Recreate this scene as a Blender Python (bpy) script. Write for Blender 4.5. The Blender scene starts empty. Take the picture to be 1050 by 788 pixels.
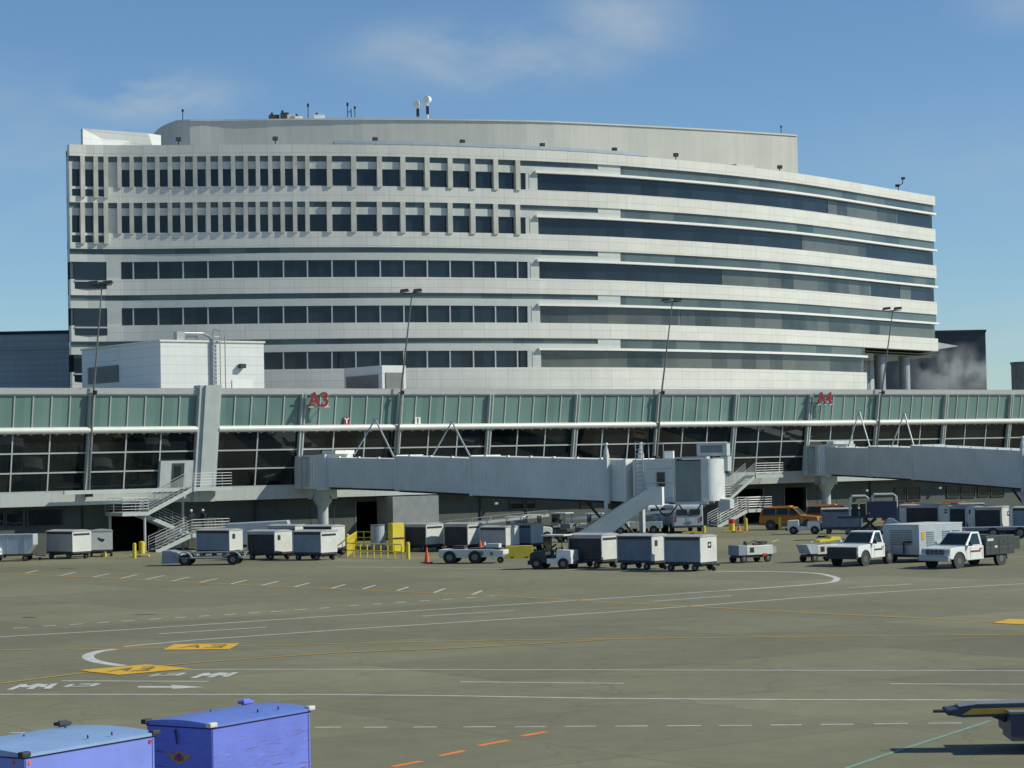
import bpy, bmesh, math, random
from mathutils import Vector, Matrix, noise
random.seed(7)
sc = bpy.context.scene
COL = sc.collection
R = math.radians

# ---------------------------------------------------------------- camera model
CAMZ = 6.5; F = 2300.0; PCX, PCY = 525.0, 394.0
PITCH = R(1.868); ROLL = R(1.15)
fw = Vector((0, math.cos(PITCH), math.sin(PITCH)))
r0 = Vector((1, 0, 0)); u0 = Vector((0, -math.sin(PITCH), math.cos(PITCH)))
rt = r0*math.cos(ROLL) - u0*math.sin(ROLL)
up = u0*math.cos(ROLL) + r0*math.sin(ROLL)
CP = Vector((0, 0, CAMZ))
def ray(px, py): return fw*F + rt*(px-PCX) - up*(py-PCY)
def G(px, py, z=0.0):                       # point of the ground seen at a photo pixel
    d = ray(px, py); t = (z-CAMZ)/d.z
    return CP + d*t
def AT(px, py, Y):                          # point at distance Y
    d = ray(px, py); return CP + d*(Y/d.y)
def proj(p):
    v = Vector(p)-CP; k = F/v.dot(fw)
    return (PCX+v.dot(rt)*k, PCY-v.dot(up)*k)

# ---------------------------------------------------------------- materials
def mat(name, col, rough=0.6, metal=0.0, var=0.12, scale=1.5, bump=0.0, spec=0.5, dirt=0.0, dirtcol=(0.12,0.1,0.08)):
    m = bpy.data.materials.new(name); m.use_nodes = True
    nt = m.node_tree; N = nt.nodes; L = nt.links
    b = N['Principled BSDF']
    b.inputs['Roughness'].default_value = rough; b.inputs['Metallic'].default_value = metal
    b.inputs['Specular IOR Level'].default_value = spec
    tc = N.new('ShaderNodeTexCoord')
    nz = N.new('ShaderNodeTexNoise'); nz.inputs['Scale'].default_value = scale; nz.inputs['Detail'].default_value = 6
    L.new(tc.outputs['Object'], nz.inputs['Vector'])
    rp = N.new('ShaderNodeValToRGB')
    e = rp.color_ramp.elements
    e[0].position = 0.3; e[1].position = 0.7
    e[0].color = [c*(1-var) for c in col]+[1]; e[1].color = [min(1, c*(1+var)) for c in col]+[1]
    L.new(nz.outputs['Fac'], rp.inputs['Fac'])
    out = rp.outputs['Color']
    if dirt > 0:
        n2 = N.new('ShaderNodeTexNoise'); n2.inputs['Scale'].default_value = scale*3.1; n2.inputs['Detail'].default_value = 8
        n2.inputs['Roughness'].default_value = 0.75
        L.new(tc.outputs['Object'], n2.inputs['Vector'])
        r2 = N.new('ShaderNodeValToRGB'); r2.color_ramp.elements[0].position = 0.55; r2.color_ramp.elements[1].position = 0.75
        r2.color_ramp.elements[1].color = (dirt, dirt, dirt, 1)
        L.new(n2.outputs['Fac'], r2.inputs['Fac'])
        mx = N.new('ShaderNodeMix'); mx.data_type = 'RGBA'
        L.new(r2.outputs['Color'], mx.inputs['Factor']); L.new(out, mx.inputs['A'])
        mx.inputs['B'].default_value = (*dirtcol, 1)
        out = mx.outputs['Result']
    L.new(out, b.inputs['Base Color'])
    if bump:
        bp = N.new('ShaderNodeBump'); bp.inputs['Strength'].default_value = bump; bp.inputs['Distance'].default_value = 0.02
        L.new(nz.outputs['Fac'], bp.inputs['Height']); L.new(bp.outputs['Normal'], b.inputs['Normal'])
    return m

def grid_mat(name, col, pw, ph, joint, jw=0.03, rough=0.45, var=0.05, ox=0, oz=0, metal=0.0):
    """panels with real joints, laid out by UV = metres along the wall, metres up"""
    m = mat(name, col, rough, metal, var, 0.25, dirt=0.22, dirtcol=tuple(c*0.72 for c in col))
    nt = m.node_tree; N = nt.nodes; L = nt.links; b = N['Principled BSDF']
    uv = N.new('ShaderNodeUVMap'); sp = N.new('ShaderNodeSeparateXYZ'); L.new(uv.outputs['UV'], sp.inputs['Vector'])
    def line(sock, period, off, w):
        a = N.new('ShaderNodeMath'); a.operation = 'ADD'; a.inputs[1].default_value = off+1000*period; L.new(sock, a.inputs[0])
        d = N.new('ShaderNodeMath'); d.operation = 'MODULO'; d.inputs[1].default_value = period; L.new(a.outputs[0], d.inputs[0])
        c = N.new('ShaderNodeMath'); c.operation = 'LESS_THAN'; c.inputs[1].default_value = w; L.new(d.outputs[0], c.inputs[0])
        return c.outputs[0]
    lx = line(sp.outputs['X'], pw, ox, jw); lz = line(sp.outputs['Y'], ph, oz, jw)
    mm = N.new('ShaderNodeMath'); mm.operation = 'MAXIMUM'; L.new(lx, mm.inputs[0]); L.new(lz, mm.inputs[1])
    # per panel tone
    dv = N.new('ShaderNodeVectorMath'); dv.operation = 'DIVIDE'; L.new(uv.outputs['UV'], dv.inputs[0]); dv.inputs[1].default_value = (pw, ph, 1)
    fl = N.new('ShaderNodeVectorMath'); fl.operation = 'FLOOR'; L.new(dv.outputs[0], fl.inputs[0])
    wn = N.new('ShaderNodeTexWhiteNoise'); L.new(fl.outputs[0], wn.inputs['Vector'])
    mr = N.new('ShaderNodeMapRange'); mr.inputs['To Min'].default_value = 1-var; mr.inputs['To Max'].default_value = 1+var*0.3
    L.new(wn.outputs['Value'], mr.inputs['Value'])
    src = b.inputs['Base Color'].links[0].from_socket
    rm = N.new('ShaderNodeMapping'); rm.inputs['Scale'].default_value = (2.6, 0.12, 1); L.new(uv.outputs['UV'], rm.inputs['Vector'])
    rn = N.new('ShaderNodeTexNoise'); rn.inputs['Scale'].default_value = 1.0; rn.inputs['Detail'].default_value = 7; rn.inputs['Roughness'].default_value = 0.65; L.new(rm.outputs[0], rn.inputs['Vector'])
    r3 = N.new('ShaderNodeMapRange'); r3.inputs['From Min'].default_value = 0.35; r3.inputs['From Max'].default_value = 0.72; r3.inputs['To Min'].default_value = 1.0; r3.inputs['To Max'].default_value = 0.90; L.new(rn.outputs['Fac'], r3.inputs['Value'])
    m4 = N.new('ShaderNodeMath'); m4.operation = 'MULTIPLY'; L.new(mr.outputs[0], m4.inputs[0]); L.new(r3.outputs[0], m4.inputs[1]); mr = m4
    sc1 = N.new('ShaderNodeVectorMath'); sc1.operation = 'SCALE'; L.new(src, sc1.inputs[0]); L.new(mr.outputs[0], sc1.inputs['Scale'])
    mx = N.new('ShaderNodeMix'); mx.data_type = 'RGBA'; L.new(mm.outputs[0], mx.inputs['Factor']); L.new(sc1.outputs[0], mx.inputs['A'])
    mx.inputs['B'].default_value = (*joint, 1)
    L.new(mx.outputs['Result'], b.inputs['Base Color'])
    return m

def glass_mat(name, col, rough=0.04, var=0.3, cell=None, spec=0.5, col2=None):
    """dark glazing; colour steps from pane to pane (painted stand-in for grey reflections and blinds) by white noise on the UV cell"""
    m = bpy.data.materials.new(name); m.use_nodes = True
    nt = m.node_tree; N = nt.nodes; L = nt.links; b = N['Principled BSDF']
    b.inputs['Roughness'].default_value = rough; b.inputs['Specular IOR Level'].default_value = spec
    uv = N.new('ShaderNodeUVMap')
    dv = N.new('ShaderNodeVectorMath'); dv.operation = 'DIVIDE'; L.new(uv.outputs['UV'], dv.inputs[0])
    dv.inputs[1].default_value = (cell or 1.5, 100, 1)
    fl = N.new('ShaderNodeVectorMath'); fl.operation = 'FLOOR'; L.new(dv.outputs[0], fl.inputs[0])
    oi = N.new('ShaderNodeObjectInfo')
    ad = N.new('ShaderNodeVectorMath'); ad.operation = 'ADD'; L.new(fl.outputs[0], ad.inputs[0])
    cb = N.new('ShaderNodeCombineXYZ'); L.new(oi.outputs['Random'], cb.inputs['Z']); L.new(cb.outputs[0], ad.inputs[1])
    wn = N.new('ShaderNodeTexWhiteNoise'); L.new(ad.outputs[0], wn.inputs['Vector'])
    # broad blotches painted for reflections and interior in the glass
    nz = N.new('ShaderNodeTexNoise'); nz.inputs['Scale'].default_value = 0.35; nz.inputs['Detail'].default_value = 3
    L.new(uv.outputs['UV'], nz.inputs['Vector'])
    av = N.new('ShaderNodeMath'); av.operation = 'MULTIPLY'; L.new(wn.outputs['Value'], av.inputs[0]); av.inputs[1].default_value = 0.6
    av2 = N.new('ShaderNodeMath'); av2.operation = 'MULTIPLY_ADD'; L.new(nz.outputs['Fac'], av2.inputs[0]); av2.inputs[1].default_value = 0.7; L.new(av.outputs[0], av2.inputs[2])
    rp = N.new('ShaderNodeValToRGB'); e = rp.color_ramp.elements
    c2 = col2 or [c*(1+var) for c in col]
    e[0].position = 0.25; e[0].color = [c*(1-var) for c in col]+[1]; e[1].position = 0.85; e[1].color = list(c2)+[1]
    L.new(av2.outputs[0], rp.inputs['Fac']); L.new(rp.outputs['Color'], b.inputs['Base Color'])
    return m

M = {}
M['panel']   = grid_mat('white_metal_panels', (0.73,0.715,0.655), 2.2, 0.76, (0.46,0.455,0.43), 0.035)
M['fascia']  = grid_mat('pale_fascia_panels', (0.56,0.59,0.57), 4.0, 3.0, (0.38,0.40,0.41), 0.03)
M['stone']   = mat('beige_grey_fin', (0.56,0.545,0.49), 0.8, 0, 0.15, 0.8)
M['spandrel']= mat('light_spandrel', (0.55,0.57,0.535), 0.4, 0, 0.05)
M['shade']   = mat('white_sunshade', (0.80,0.80,0.76), 0.4, 0, 0.04)
M['glass']   = glass_mat('dark_blue_glazing', (0.006,0.013,0.024), 0.03, 0.3, 2.2, col2=(0.015,0.026,0.038))
M['glassr']  = glass_mat('grey_green_glazing', (0.03,0.048,0.052), 0.03, 0.35, 2.2, col2=(0.12,0.13,0.12))  # paler panes, grey reflection mixed into the colour
M['strip']   = glass_mat('teal_strip_glazing', (0.05,0.085,0.095), 0.05, 0.25, 3.1, col2=(0.11,0.145,0.14))
M['pent']    = grid_mat('penthouse_panels', (0.64,0.63,0.565), 2.2, 30, (0.50,0.50,0.46), 0.03, 0.7)
M['mullion'] = mat('aluminium_mullion', (0.50,0.52,0.52), 0.45, 0.2, 0.05)
M['green']   = glass_mat('green_clerestory_glazing', (0.125,0.222,0.208), 0.14, 0.10, 1.5, col2=(0.17,0.275,0.255))
M['tglass']  = glass_mat('terminal_dark_glazing', (0.003,0.005,0.006), 0.03, 0.5, 3.0, col2=(0.012,0.017,0.020))
M['beam']    = mat('white_tube_beam', (0.64,0.64,0.60), 0.4, 0, 0.05)
M['pilaster']= mat('pale_grey_pilaster', (0.48,0.52,0.505), 0.45, 0, 0.06)
M['lowwall'] = grid_mat('grey_block_wall', (0.085,0.096,0.088), 6.0, 1.3, (0.10,0.10,0.10), 0.04, 0.85, 0.12)  # grey darkened to carry part of the overhang's shadow
M['roofing'] = mat('roof_membrane', (0.30,0.30,0.29), 0.9)
M['jet']     = mat('grey_bridge_paint', (0.68,0.71,0.68), 0.5, 0, 0.08, 0.5, dirt=0.25)
M['jetpale']  = mat('pale_bridge_paint', (0.56,0.59,0.60), 0.45, 0, 0.06, dirt=0.3)  # second bridge paint tone, for lift columns and cab frame
M['rotmetal'] = mat('rotunda_shutter_metal', (0.50,0.53,0.54), 0.32, 0.75, 0.1)
M['jetdark'] = mat('bridge_shutter', (0.16,0.19,0.20), 0.5, 0.2, 0.1)
M['jetend']  = mat('bridge_end_sheet', (0.62,0.64,0.64), 0.4, 0, 0.08, dirt=0.3)
M['under']   = mat('underside_shade_dark', (0.045,0.048,0.046), 0.9)  # near-black puts shade into undersides and recesses; also plain dark pipes and slots
M['galv']    = mat('galvanised_steel', (0.40,0.42,0.43), 0.5, 0.3, 0.1)
M['rubber']  = mat('tyre_rubber', (0.022,0.022,0.022), 0.85)
M['rim']     = mat('wheel_rim', (0.16,0.16,0.16), 0.5, 0.4)
M['dark']    = mat('dark_steel', (0.04,0.042,0.045), 0.7)
M['cartwhite']= mat('cart_white_paint', (0.60,0.61,0.58), 0.5, 0, 0.08, 1.0, dirt=0.35)
M['cartgrey']= mat('cart_grey_blue_panel', (0.24,0.28,0.34), 0.6, 0, 0.12, 1.0, dirt=0.3)
M['cartsilver']= mat('cart_silver_panel', (0.42,0.42,0.42), 0.5, 0.1, 0.12, 1.0, dirt=0.35)
M['curtain'] = mat('cart_black_curtain', (0.05,0.052,0.055), 0.85, 0, 0.2)
M['curtblue']= mat('cart_slate_curtain', (0.17,0.20,0.26), 0.8, 0, 0.15)
M['red']     = mat('red_paint', (0.55,0.03,0.025), 0.5)
M['lamp']    = mat('tail_lamp_lens', (0.35,0.02,0.015), 0.2)
M['amber']   = mat('amber_lens', (0.8,0.30,0.03), 0.3)
M['yellow']  = mat('yellow_paint', (0.72,0.56,0.05), 0.55, 0, 0.1, dirt=0.3)
M['orange']  = mat('shaded_orange_paint', (0.42,0.155,0.012), 0.35, 0, 0.05)  # orange darkened so the shade by the wall sits in the colour
M['cone']    = mat('cone_orange', (0.85,0.13,0.03), 0.5, 0, 0.05)
M['white']   = mat('white_vehicle_paint', (0.74,0.76,0.76), 0.3, 0, 0.04, dirt=0.2)
M['cglass']  = mat('vehicle_glass', (0.02,0.035,0.035), 0.08)
M['service'] = mat('grey_service_body', (0.05,0.06,0.058), 0.5, 0.1, 0.12, dirt=0.2)
M['navy']    = mat('navy_paint', (0.03,0.04,0.09), 0.45, 0, 0.1, dirt=0.2)
M['acside']  = mat('air_unit_grey', (0.40,0.46,0.50), 0.5, 0, 0.08, dirt=0.25)
M['darkbld'] = grid_mat('dark_corrugated_cladding', (0.46,0.50,0.52), 9.0, 0.6, (0.34,0.37,0.39), 0.1, 0.7)
M['farbld']  = grid_mat('far_dark_cladding', (0.06,0.075,0.095), 8.0, 4.0, (0.05,0.06,0.08), 0.1, 0.7)
M['fargrey'] = mat('far_grey_wall', (0.22,0.24,0.25), 0.8)
M['boxwhite']= grid_mat('white_rooftop_panels', (0.74,0.75,0.73), 40, 0.72, (0.5,0.5,0.49), 0.035)
M['louver']  = mat('louver_grey', (0.20,0.20,0.19), 0.7)
M['skin']    = mat('skin', (0.45,0.28,0.2), 0.6)
M['cloth']   = mat('dark_work_clothes', (0.03,0.035,0.05), 0.85)
M['capwhite']= mat('white_cap', (0.75,0.75,0.75), 0.8)
M['logo']    = mat('logo_black', (0.02,0.02,0.03), 0.6)
M['emblem']  = mat('emblem_gold', (0.50,0.28,0.05), 0.5)
M['emblemred']= mat('emblem_purple', (0.22,0.03,0.16), 0.5)
M['sign']    = mat('sign_white', (0.78,0.78,0.76), 0.5)
M['letter']  = mat('sign_red_letters', (0.24,0.010,0.016), 0.4)
M['mastgrey'] = mat('mast_grey', (0.17,0.18,0.18), 0.5, 0.2)
M['shutter'] = mat('grey_shutter', (0.22,0.26,0.255), 0.5, 0, 0.1, dirt=0.3)
M['belt']    = mat('belt_grey', (0.20,0.21,0.24), 0.7)
M['ochre']   = mat('dark_yellow_rail', (0.55,0.36,0.05), 0.5)

def blue_cart_mat(name, col, scr=0.0):
    m = mat(name, col, 0.38, 0, 0.08, 1.2)
    nt = m.node_tree; N = nt.nodes; L = nt.links; b = N['Principled BSDF']
    src = b.inputs['Base Color'].links[0].from_socket
    tc = N.new('ShaderNodeTexCoord')
    def layer(src, sx, sy, sz, lo, hi, colr, zmin=None, zmax=None, amt=1.0):
        mp = N.new('ShaderNodeMapping'); mp.inputs['Scale'].default_value = (sx, sy, sz); L.new(tc.outputs['Object'], mp.inputs['Vector'])
        n = N.new('ShaderNodeTexNoise'); n.inputs['Scale'].default_value = 1.0; n.inputs['Detail'].default_value = 9; n.inputs['Roughness'].default_value = 0.7
        L.new(mp.outputs[0], n.inputs['Vector'])
        r = N.new('ShaderNodeValToRGB'); r.color_ramp.elements[0].position = lo; r.color_ramp.elements[1].position = hi
        r.color_ramp.elements[1].color = (amt, amt, amt, 1)
        L.new(n.outputs['Fac'], r.inputs['Fac']); fac = r.outputs['Color']
        if zmin is not None:
            s = N.new('ShaderNodeSeparateXYZ'); L.new(tc.outputs['Object'], s.inputs[0])
            w = N.new('ShaderNodeMapRange'); w.interpolation_type = 'SMOOTHSTEP'
            w.inputs['From Min'].default_value = zmax; w.inputs['From Max'].default_value = zmin
            L.new(s.outputs['Z'], w.inputs['Value'])
            mm = N.new('ShaderNodeMath'); mm.operation = 'MULTIPLY'; L.new(fac, mm.inputs[0]); L.new(w.outputs[0], mm.inputs[1]); fac = mm.outputs[0]
        x = N.new('ShaderNodeMix'); x.data_type = 'RGBA'; L.new(fac, x.inputs['Factor']); L.new(src, x.inputs['A']); x.inputs['B'].default_value = (*colr, 1)
        return x.outputs['Result']
    src = layer(src, 0.8, 0.8, 0.8, 0.45, 0.8, [min(1, c*1.5) for c in col], amt=0.5)          # faded paint
    src = layer(src, 3, 3, 3, 0.62, 0.72, (0.10,0.07,0.10), amt=0.4)                            # grime spots
    if scr:
        src = layer(src, 1.4, 1.4, 26, 0.575, 0.61, (0.16,0.07,0.07), zmin=1.4, zmax=1.75, amt=0.9)  # long horizontal scrapes down to rust
        src = layer(src, 2.2, 2.2, 40, 0.62, 0.65, (0.45,0.42,0.6), zmin=1.5, zmax=1.8, amt=0.6)
    L.new(src, b.inputs['Base Color'])
    return m
M['blue']  = blue_cart_mat('scuffed_blue_paint', (0.145,0.19,0.64), 1)
M['blue2'] = blue_cart_mat('faded_blue_paint', (0.19,0.25,0.70))
M['blueroof'] = blue_cart_mat('sun_faded_blue_roof', (0.135,0.21,0.60))
M['blueroof2'] = blue_cart_mat('pale_blue_roof', (0.25,0.38,0.62))
M['seam'] = mat('seam_dark', (0.05,0.03,0.10), 0.8)

# ---------------------------------------------------------------- mesh builder
class MB:
    def __init__(s): s.v=[]; s.f=[]; s.uv=[]; s.mi=[]
    def add(s, vs, fs, uvs=None, mi=0):
        o=len(s.v); s.v+= [tuple(v) for v in vs]
        for k,f in enumerate(fs):
            s.f.append([i+o for i in f]); s.mi.append(mi)
            s.uv.append(uvs[k] if uvs else None)
        return s
    def quad(s, a,b,c,d, mi=0, uv=None): return s.add([a,b,c,d],[(0,1,2,3)],[uv] if uv else None,mi)
    def box(s, c, d, rz=0, mi=0, uv=False):
        x,y,z=c; a,b,h=d[0]/2,d[1]/2,d[2]/2; cs,sn=math.cos(rz),math.sin(rz)
        vs=[]
        for (i,j,k) in ((-1,-1,-1),(1,-1,-1),(1,1,-1),(-1,1,-1),(-1,-1,1),(1,-1,1),(1,1,1),(-1,1,1)):
            px,py=i*a,j*b; vs.append((x+px*cs-py*sn,y+px*sn+py*cs,z+k*h))
        fs=[(0,3,2,1),(4,5,6,7),(0,1,5,4),(1,2,6,5),(2,3,7,6),(3,0,4,7)]
        return s.add(vs,fs,None,mi)
    def rng(s, x0,x1,y0,y1,z0,z1, mi=0): return s.box(((x0+x1)/2,(y0+y1)/2,(z0+z1)/2),(abs(x1-x0),abs(y1-y0),abs(z1-z0)),0,mi)
    def prism(s, poly, y0, y1, inset=0, mi=0):        # poly in (x,z), extruded along y
        n=len(poly)
        vs=[(x,y0,z) for x,z in poly]+[(x,y1,z) for x,z in poly]
        fs=[tuple(range(n)),tuple(range(2*n-1,n-1,-1))]+[(i,i+n,(i+1)%n+n,(i+1)%n) for i in range(n)]
        return s.add(vs,fs,None,mi)
    def vprism(s, poly, z0, z1, mi=0):                # poly in (x,y)
        n=len(poly)
        vs=[(x,y,z0) for x,y in poly]+[(x,y,z1) for x,y in poly]
        fs=[tuple(range(n-1,-1,-1)),tuple(range(n,2*n))]
        uvs=[[(x,y) for x,y in poly][::-1],[(x,y) for x,y in poly]]
        acc=0
        for i in range(n):
            j=(i+1)%n; l=math.hypot(poly[j][0]-poly[i][0],poly[j][1]-poly[i][1])
            fs.append((i,j,j+n,i+n)); uvs.append([(acc,z0),(acc+l,z0),(acc+l,z1),(acc,z1)]); acc+=l
        return s.add(vs,fs,uvs,mi)
    def tube(s, p0, p1, r0, r1=None, n=8, mi=0):
        if r1 is None: r1=r0
        a=Vector(p0); b=Vector(p1); d=(b-a)
        if d.length<1e-6: return s
        d.normalize(); x=d.orthogonal().normalized(); y=d.cross(x)
        vs=[]
        for (c,r) in ((a,r0),(b,r1)):
            for i in range(n):
                t=2*math.pi*i/n; vs.append(c+x*math.cos(t)*r+y*math.sin(t)*r)
        fs=[(i,(i+1)%n,(i+1)%n+n,i+n) for i in range(n)]+[tuple(range(n-1,-1,-1)),tuple(range(n,2*n))]
        return s.add(vs,fs,None,mi)
    def path(s, pts, r, n=6, mi=0):
        for a,b in zip(pts,pts[1:]): s.tube(a,b,r,r,n,mi)
        return s
    def build(s, name, mats, parent=None, smooth=False, bevel=0):
        me=bpy.data.meshes.new(name); me.from_pydata([tuple(v) for v in s.v],[],s.f)
        if not isinstance(mats,(list,tuple)): mats=[mats]
        for m in mats: me.materials.append(M[m] if isinstance(m,str) else m)
        ul=me.uv_layers.new(name='UVMap')
        for p,uv,mi in zip(me.polygons,s.uv,s.mi):
            p.material_index=mi
            for k,li in enumerate(p.loop_indices):
                if uv: ul.data[li].uv=uv[k]
                else:
                    co=me.vertices[me.loops[li].vertex_index].co; nn=p.normal
                    if abs(nn.z)>0.7: ul.data[li].uv=(co.x,co.y)
                    elif abs(nn.x)>abs(nn.y): ul.data[li].uv=(co.y,co.z)
                    else: ul.data[li].uv=(co.x,co.z)
            if smooth: p.use_smooth=True
        me.update()
        bm=bmesh.new(); bm.from_mesh(me)
        bmesh.ops.recalc_face_normals(bm,faces=bm.faces); bm.to_mesh(me); bm.free()
        o=bpy.data.objects.new(name,me); COL.objects.link(o)
        if parent is not None: o.parent=parent
        if bevel:
            b=o.modifiers.new('bevel','BEVEL'); b.width=bevel; b.segments=2; b.limit_method='ANGLE'
        return o
def tag(o,label,cat,group=None):
    o['label']=label; o['category']=cat
    if group: o['group']=group
    return o
def thing(name,label,cat,loc=(0,0,0),rz=0,group=None):
    o=bpy.data.objects.new(name,None); COL.objects.link(o); o.location=loc; o.rotation_euler=(0,0,rz)
    o.empty_display_size=0.3
    return tag(o,label,cat,group)
def struct(o): o['kind']='structure'; return o
def wheel(parent,x,y,r,w,name='wheel'):
    side=-1 if y<0 else 1
    t=MB().tube((x,y-w/2,r),(x,y+w/2,r),r,r,20).build(name,'rubber',parent)
    MB().tube((x,y+side*w*0.5,r),(x,y+side*(w*0.5+0.012),r),r*0.5,r*0.42,14).build('rim','rim',t)
    return t
def text_mesh(txt,size,extr,offset=0.0):
    cu=bpy.data.curves.new('t','FONT'); cu.body=txt; cu.size=size; cu.extrude=extr; cu.offset=offset; cu.align_x='CENTER'; cu.align_y='CENTER'
    o=bpy.data.objects.new('t',cu); COL.objects.link(o); dg=bpy.context.evaluated_depsgraph_get(); dg.update()
    me=bpy.data.meshes.new_from_object(o.evaluated_get(dg)); bpy.data.objects.remove(o); return me
# ================================================================ GROUND AND MARKINGS
def ground_material():
    m=bpy.data.materials.new('apron_concrete'); m.use_nodes=True
    nt=m.node_tree;N=nt.nodes;L=nt.links;b=N['Principled BSDF']; b.inputs['Roughness'].default_value=0.85; b.inputs['Specular IOR Level'].default_value=0.25
    tc=N.new('ShaderNodeTexCoord')
    def nz(scale,det,rough=0.6,stretch=None):
        n=N.new('ShaderNodeTexNoise'); n.inputs['Scale'].default_value=scale;n.inputs['Detail'].default_value=det;n.inputs['Roughness'].default_value=rough
        if stretch:
            mp=N.new('ShaderNodeMapping');mp.inputs['Scale'].default_value=stretch;mp.inputs['Rotation'].default_value=(0,0,R(25));L.new(tc.outputs['Object'],mp.inputs['Vector']);L.new(mp.outputs[0],n.inputs['Vector'])
        else: L.new(tc.outputs['Object'],n.inputs['Vector'])
        return n.outputs['Fac']
    def ramp(s,stops):
        r=N.new('ShaderNodeValToRGB')
        while len(r.color_ramp.elements)<len(stops): r.color_ramp.elements.new(0.5)
        for e,(p,c) in zip(r.color_ramp.elements,stops): e.position=p;e.color=(*c,1)
        L.new(s,r.inputs['Fac']);return r.outputs['Color']
    def mixc(f,a,bb,mode='MIX'):
        x=N.new('ShaderNodeMix');x.data_type='RGBA';x.blend_type=mode
        if isinstance(f,float):x.inputs['Factor'].default_value=f
        else:L.new(f,x.inputs['Factor'])
        for k,v in (('A',a),('B',bb)):
            if isinstance(v,tuple):x.inputs[k].default_value=(*v,1)
            else:L.new(v,x.inputs[k])
        return x.outputs['Result']
    base=ramp(nz(0.05,6,0.6),[(0.35,(0.190,0.183,0.117)),(0.65,(0.246,0.237,0.154))])
    fine=ramp(nz(22,8,0.8),[(0.25,(0.72,0.72,0.72)),(0.75,(1.22,1.22,1.22))])
    c=mixc(1.0,base,fine,'MULTIPLY')
    med=ramp(nz(0.9,8,0.75),[(0.3,(0.86,0.86,0.86)),(0.7,(1.1,1.1,1.1))])
    c=mixc(1.0,c,med,'MULTIPLY')
    st=ramp(nz(0.35,7,0.7,(0.15,1.3,1)),[(0.52,(0,0,0)),(0.72,(0.55,0.55,0.55))])     # tyre and wash streaks
    c=mixc(st,c,(0.16,0.155,0.098))
    sp=ramp(nz(0.8,9,0.75),[(0.66,(0,0,0)),(0.72,(0.8,0.8,0.8))])                       # oil spots
    c=mixc(sp,c,(0.10,0.10,0.08))
    # slabs: joints every 7.6 m, one tone per slab
    mp=N.new('ShaderNodeMapping');mp.inputs['Rotation'].default_value=(0,0,-R(35.87));L.new(tc.outputs['Object'],mp.inputs['Vector'])
    s=N.new('ShaderNodeSeparateXYZ');L.new(mp.outputs[0],s.inputs[0])
    ds=[]
    for ax in 'XY':
        a=N.new('ShaderNodeMath');a.operation='ADD';a.inputs[1].default_value=7600.0;L.new(s.outputs[ax],a.inputs[0])
        d=N.new('ShaderNodeMath');d.operation='MODULO';d.inputs[1].default_value=7.6;L.new(a.outputs[0],d.inputs[0])
        l=N.new('ShaderNodeMath');l.operation='LESS_THAN';l.inputs[1].default_value=0.07;L.new(d.outputs[0],l.inputs[0]);ds.append(l.outputs[0])
    mm=N.new('ShaderNodeMath');mm.operation='MAXIMUM';L.new(ds[0],mm.inputs[0]);L.new(ds[1],mm.inputs[1])
    mk=N.new('ShaderNodeMath');mk.operation='MULTIPLY';L.new(mm.outputs[0],mk.inputs[0]);mk.inputs[1].default_value=0.34
    c=mixc(mk.outputs[0],c,(0.06,0.06,0.05))
    dv=N.new('ShaderNodeVectorMath');dv.operation='DIVIDE';L.new(mp.outputs[0],dv.inputs[0]);dv.inputs[1].default_value=(7.6,7.6,1e6)
    fl=N.new('ShaderNodeVectorMath');fl.operation='FLOOR';L.new(dv.outputs[0],fl.inputs[0])
    wn=N.new('ShaderNodeTexWhiteNoise');L.new(fl.outputs[0],wn.inputs['Vector'])
    tone=ramp(wn.outputs['Value'],[(0,(0.88,0.885,0.89)),(1,(1.08,1.07,1.05))])
    c=mixc(1.0,c,tone,'MULTIPLY')
    # thin wandering cracks
    vo=N.new('ShaderNodeTexVoronoi');vo.feature='DISTANCE_TO_EDGE';vo.inputs['Scale'].default_value=0.11
    dn=N.new('ShaderNodeTexNoise');dn.inputs['Scale'].default_value=0.5;dn.inputs['Detail'].default_value=5;L.new(tc.outputs['Object'],dn.inputs['Vector'])
    va=N.new('ShaderNodeVectorMath');va.operation='MULTIPLY_ADD';L.new(dn.outputs['Color'],va.inputs[0]);va.inputs[1].default_value=(2.5,2.5,0);L.new(tc.outputs['Object'],va.inputs[2])
    L.new(va.outputs[0],vo.inputs['Vector'])
    ck=ramp(vo.outputs['Distance'],[(0.0,(0.28,0.28,0.28)),(0.006,(0,0,0))])
    c=mixc(ck,c,(0.05,0.05,0.04))
    L.new(c,b.inputs['Base Color'])
    return m
M['ground']=ground_material()
g=MB().quad((-4000,-300,0),(4000,-300,0),(4000,7000,0),(-4000,7000,0)).build('ground','ground'); struct(g)

def paint(name,col,wear=0.5):
    m=mat(name,col,0.7,0,0.1,2.0)
    nt=m.node_tree;N=nt.nodes;L=nt.links;b=N['Principled BSDF'];src=b.inputs['Base Color'].links[0].from_socket
    tc=N.new('ShaderNodeTexCoord');n=N.new('ShaderNodeTexNoise');n.inputs['Scale'].default_value=2.2;n.inputs['Detail'].default_value=10;n.inputs['Roughness'].default_value=0.8
    L.new(tc.outputs['Object'],n.inputs['Vector']);r=N.new('ShaderNodeValToRGB');r.color_ramp.elements[0].position=0.44;r.color_ramp.elements[1].position=0.72
    r.color_ramp.elements[1].color=(wear,)*3+(1,)
    L.new(n.outputs['Fac'],r.inputs['Fac']);x=N.new('ShaderNodeMix');x.data_type='RGBA';L.new(r.outputs['Color'],x.inputs['Factor']);L.new(src,x.inputs['A']);x.inputs['B'].default_value=(0.25,0.25,0.19,1)
    L.new(x.outputs['Result'],b.inputs['Base Color']);return m
M['pw']=paint('worn_white_paint',(0.62,0.62,0.58),0.75); M['py']=paint('worn_yellow_paint',(0.50,0.30,0.03),0.6)
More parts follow.
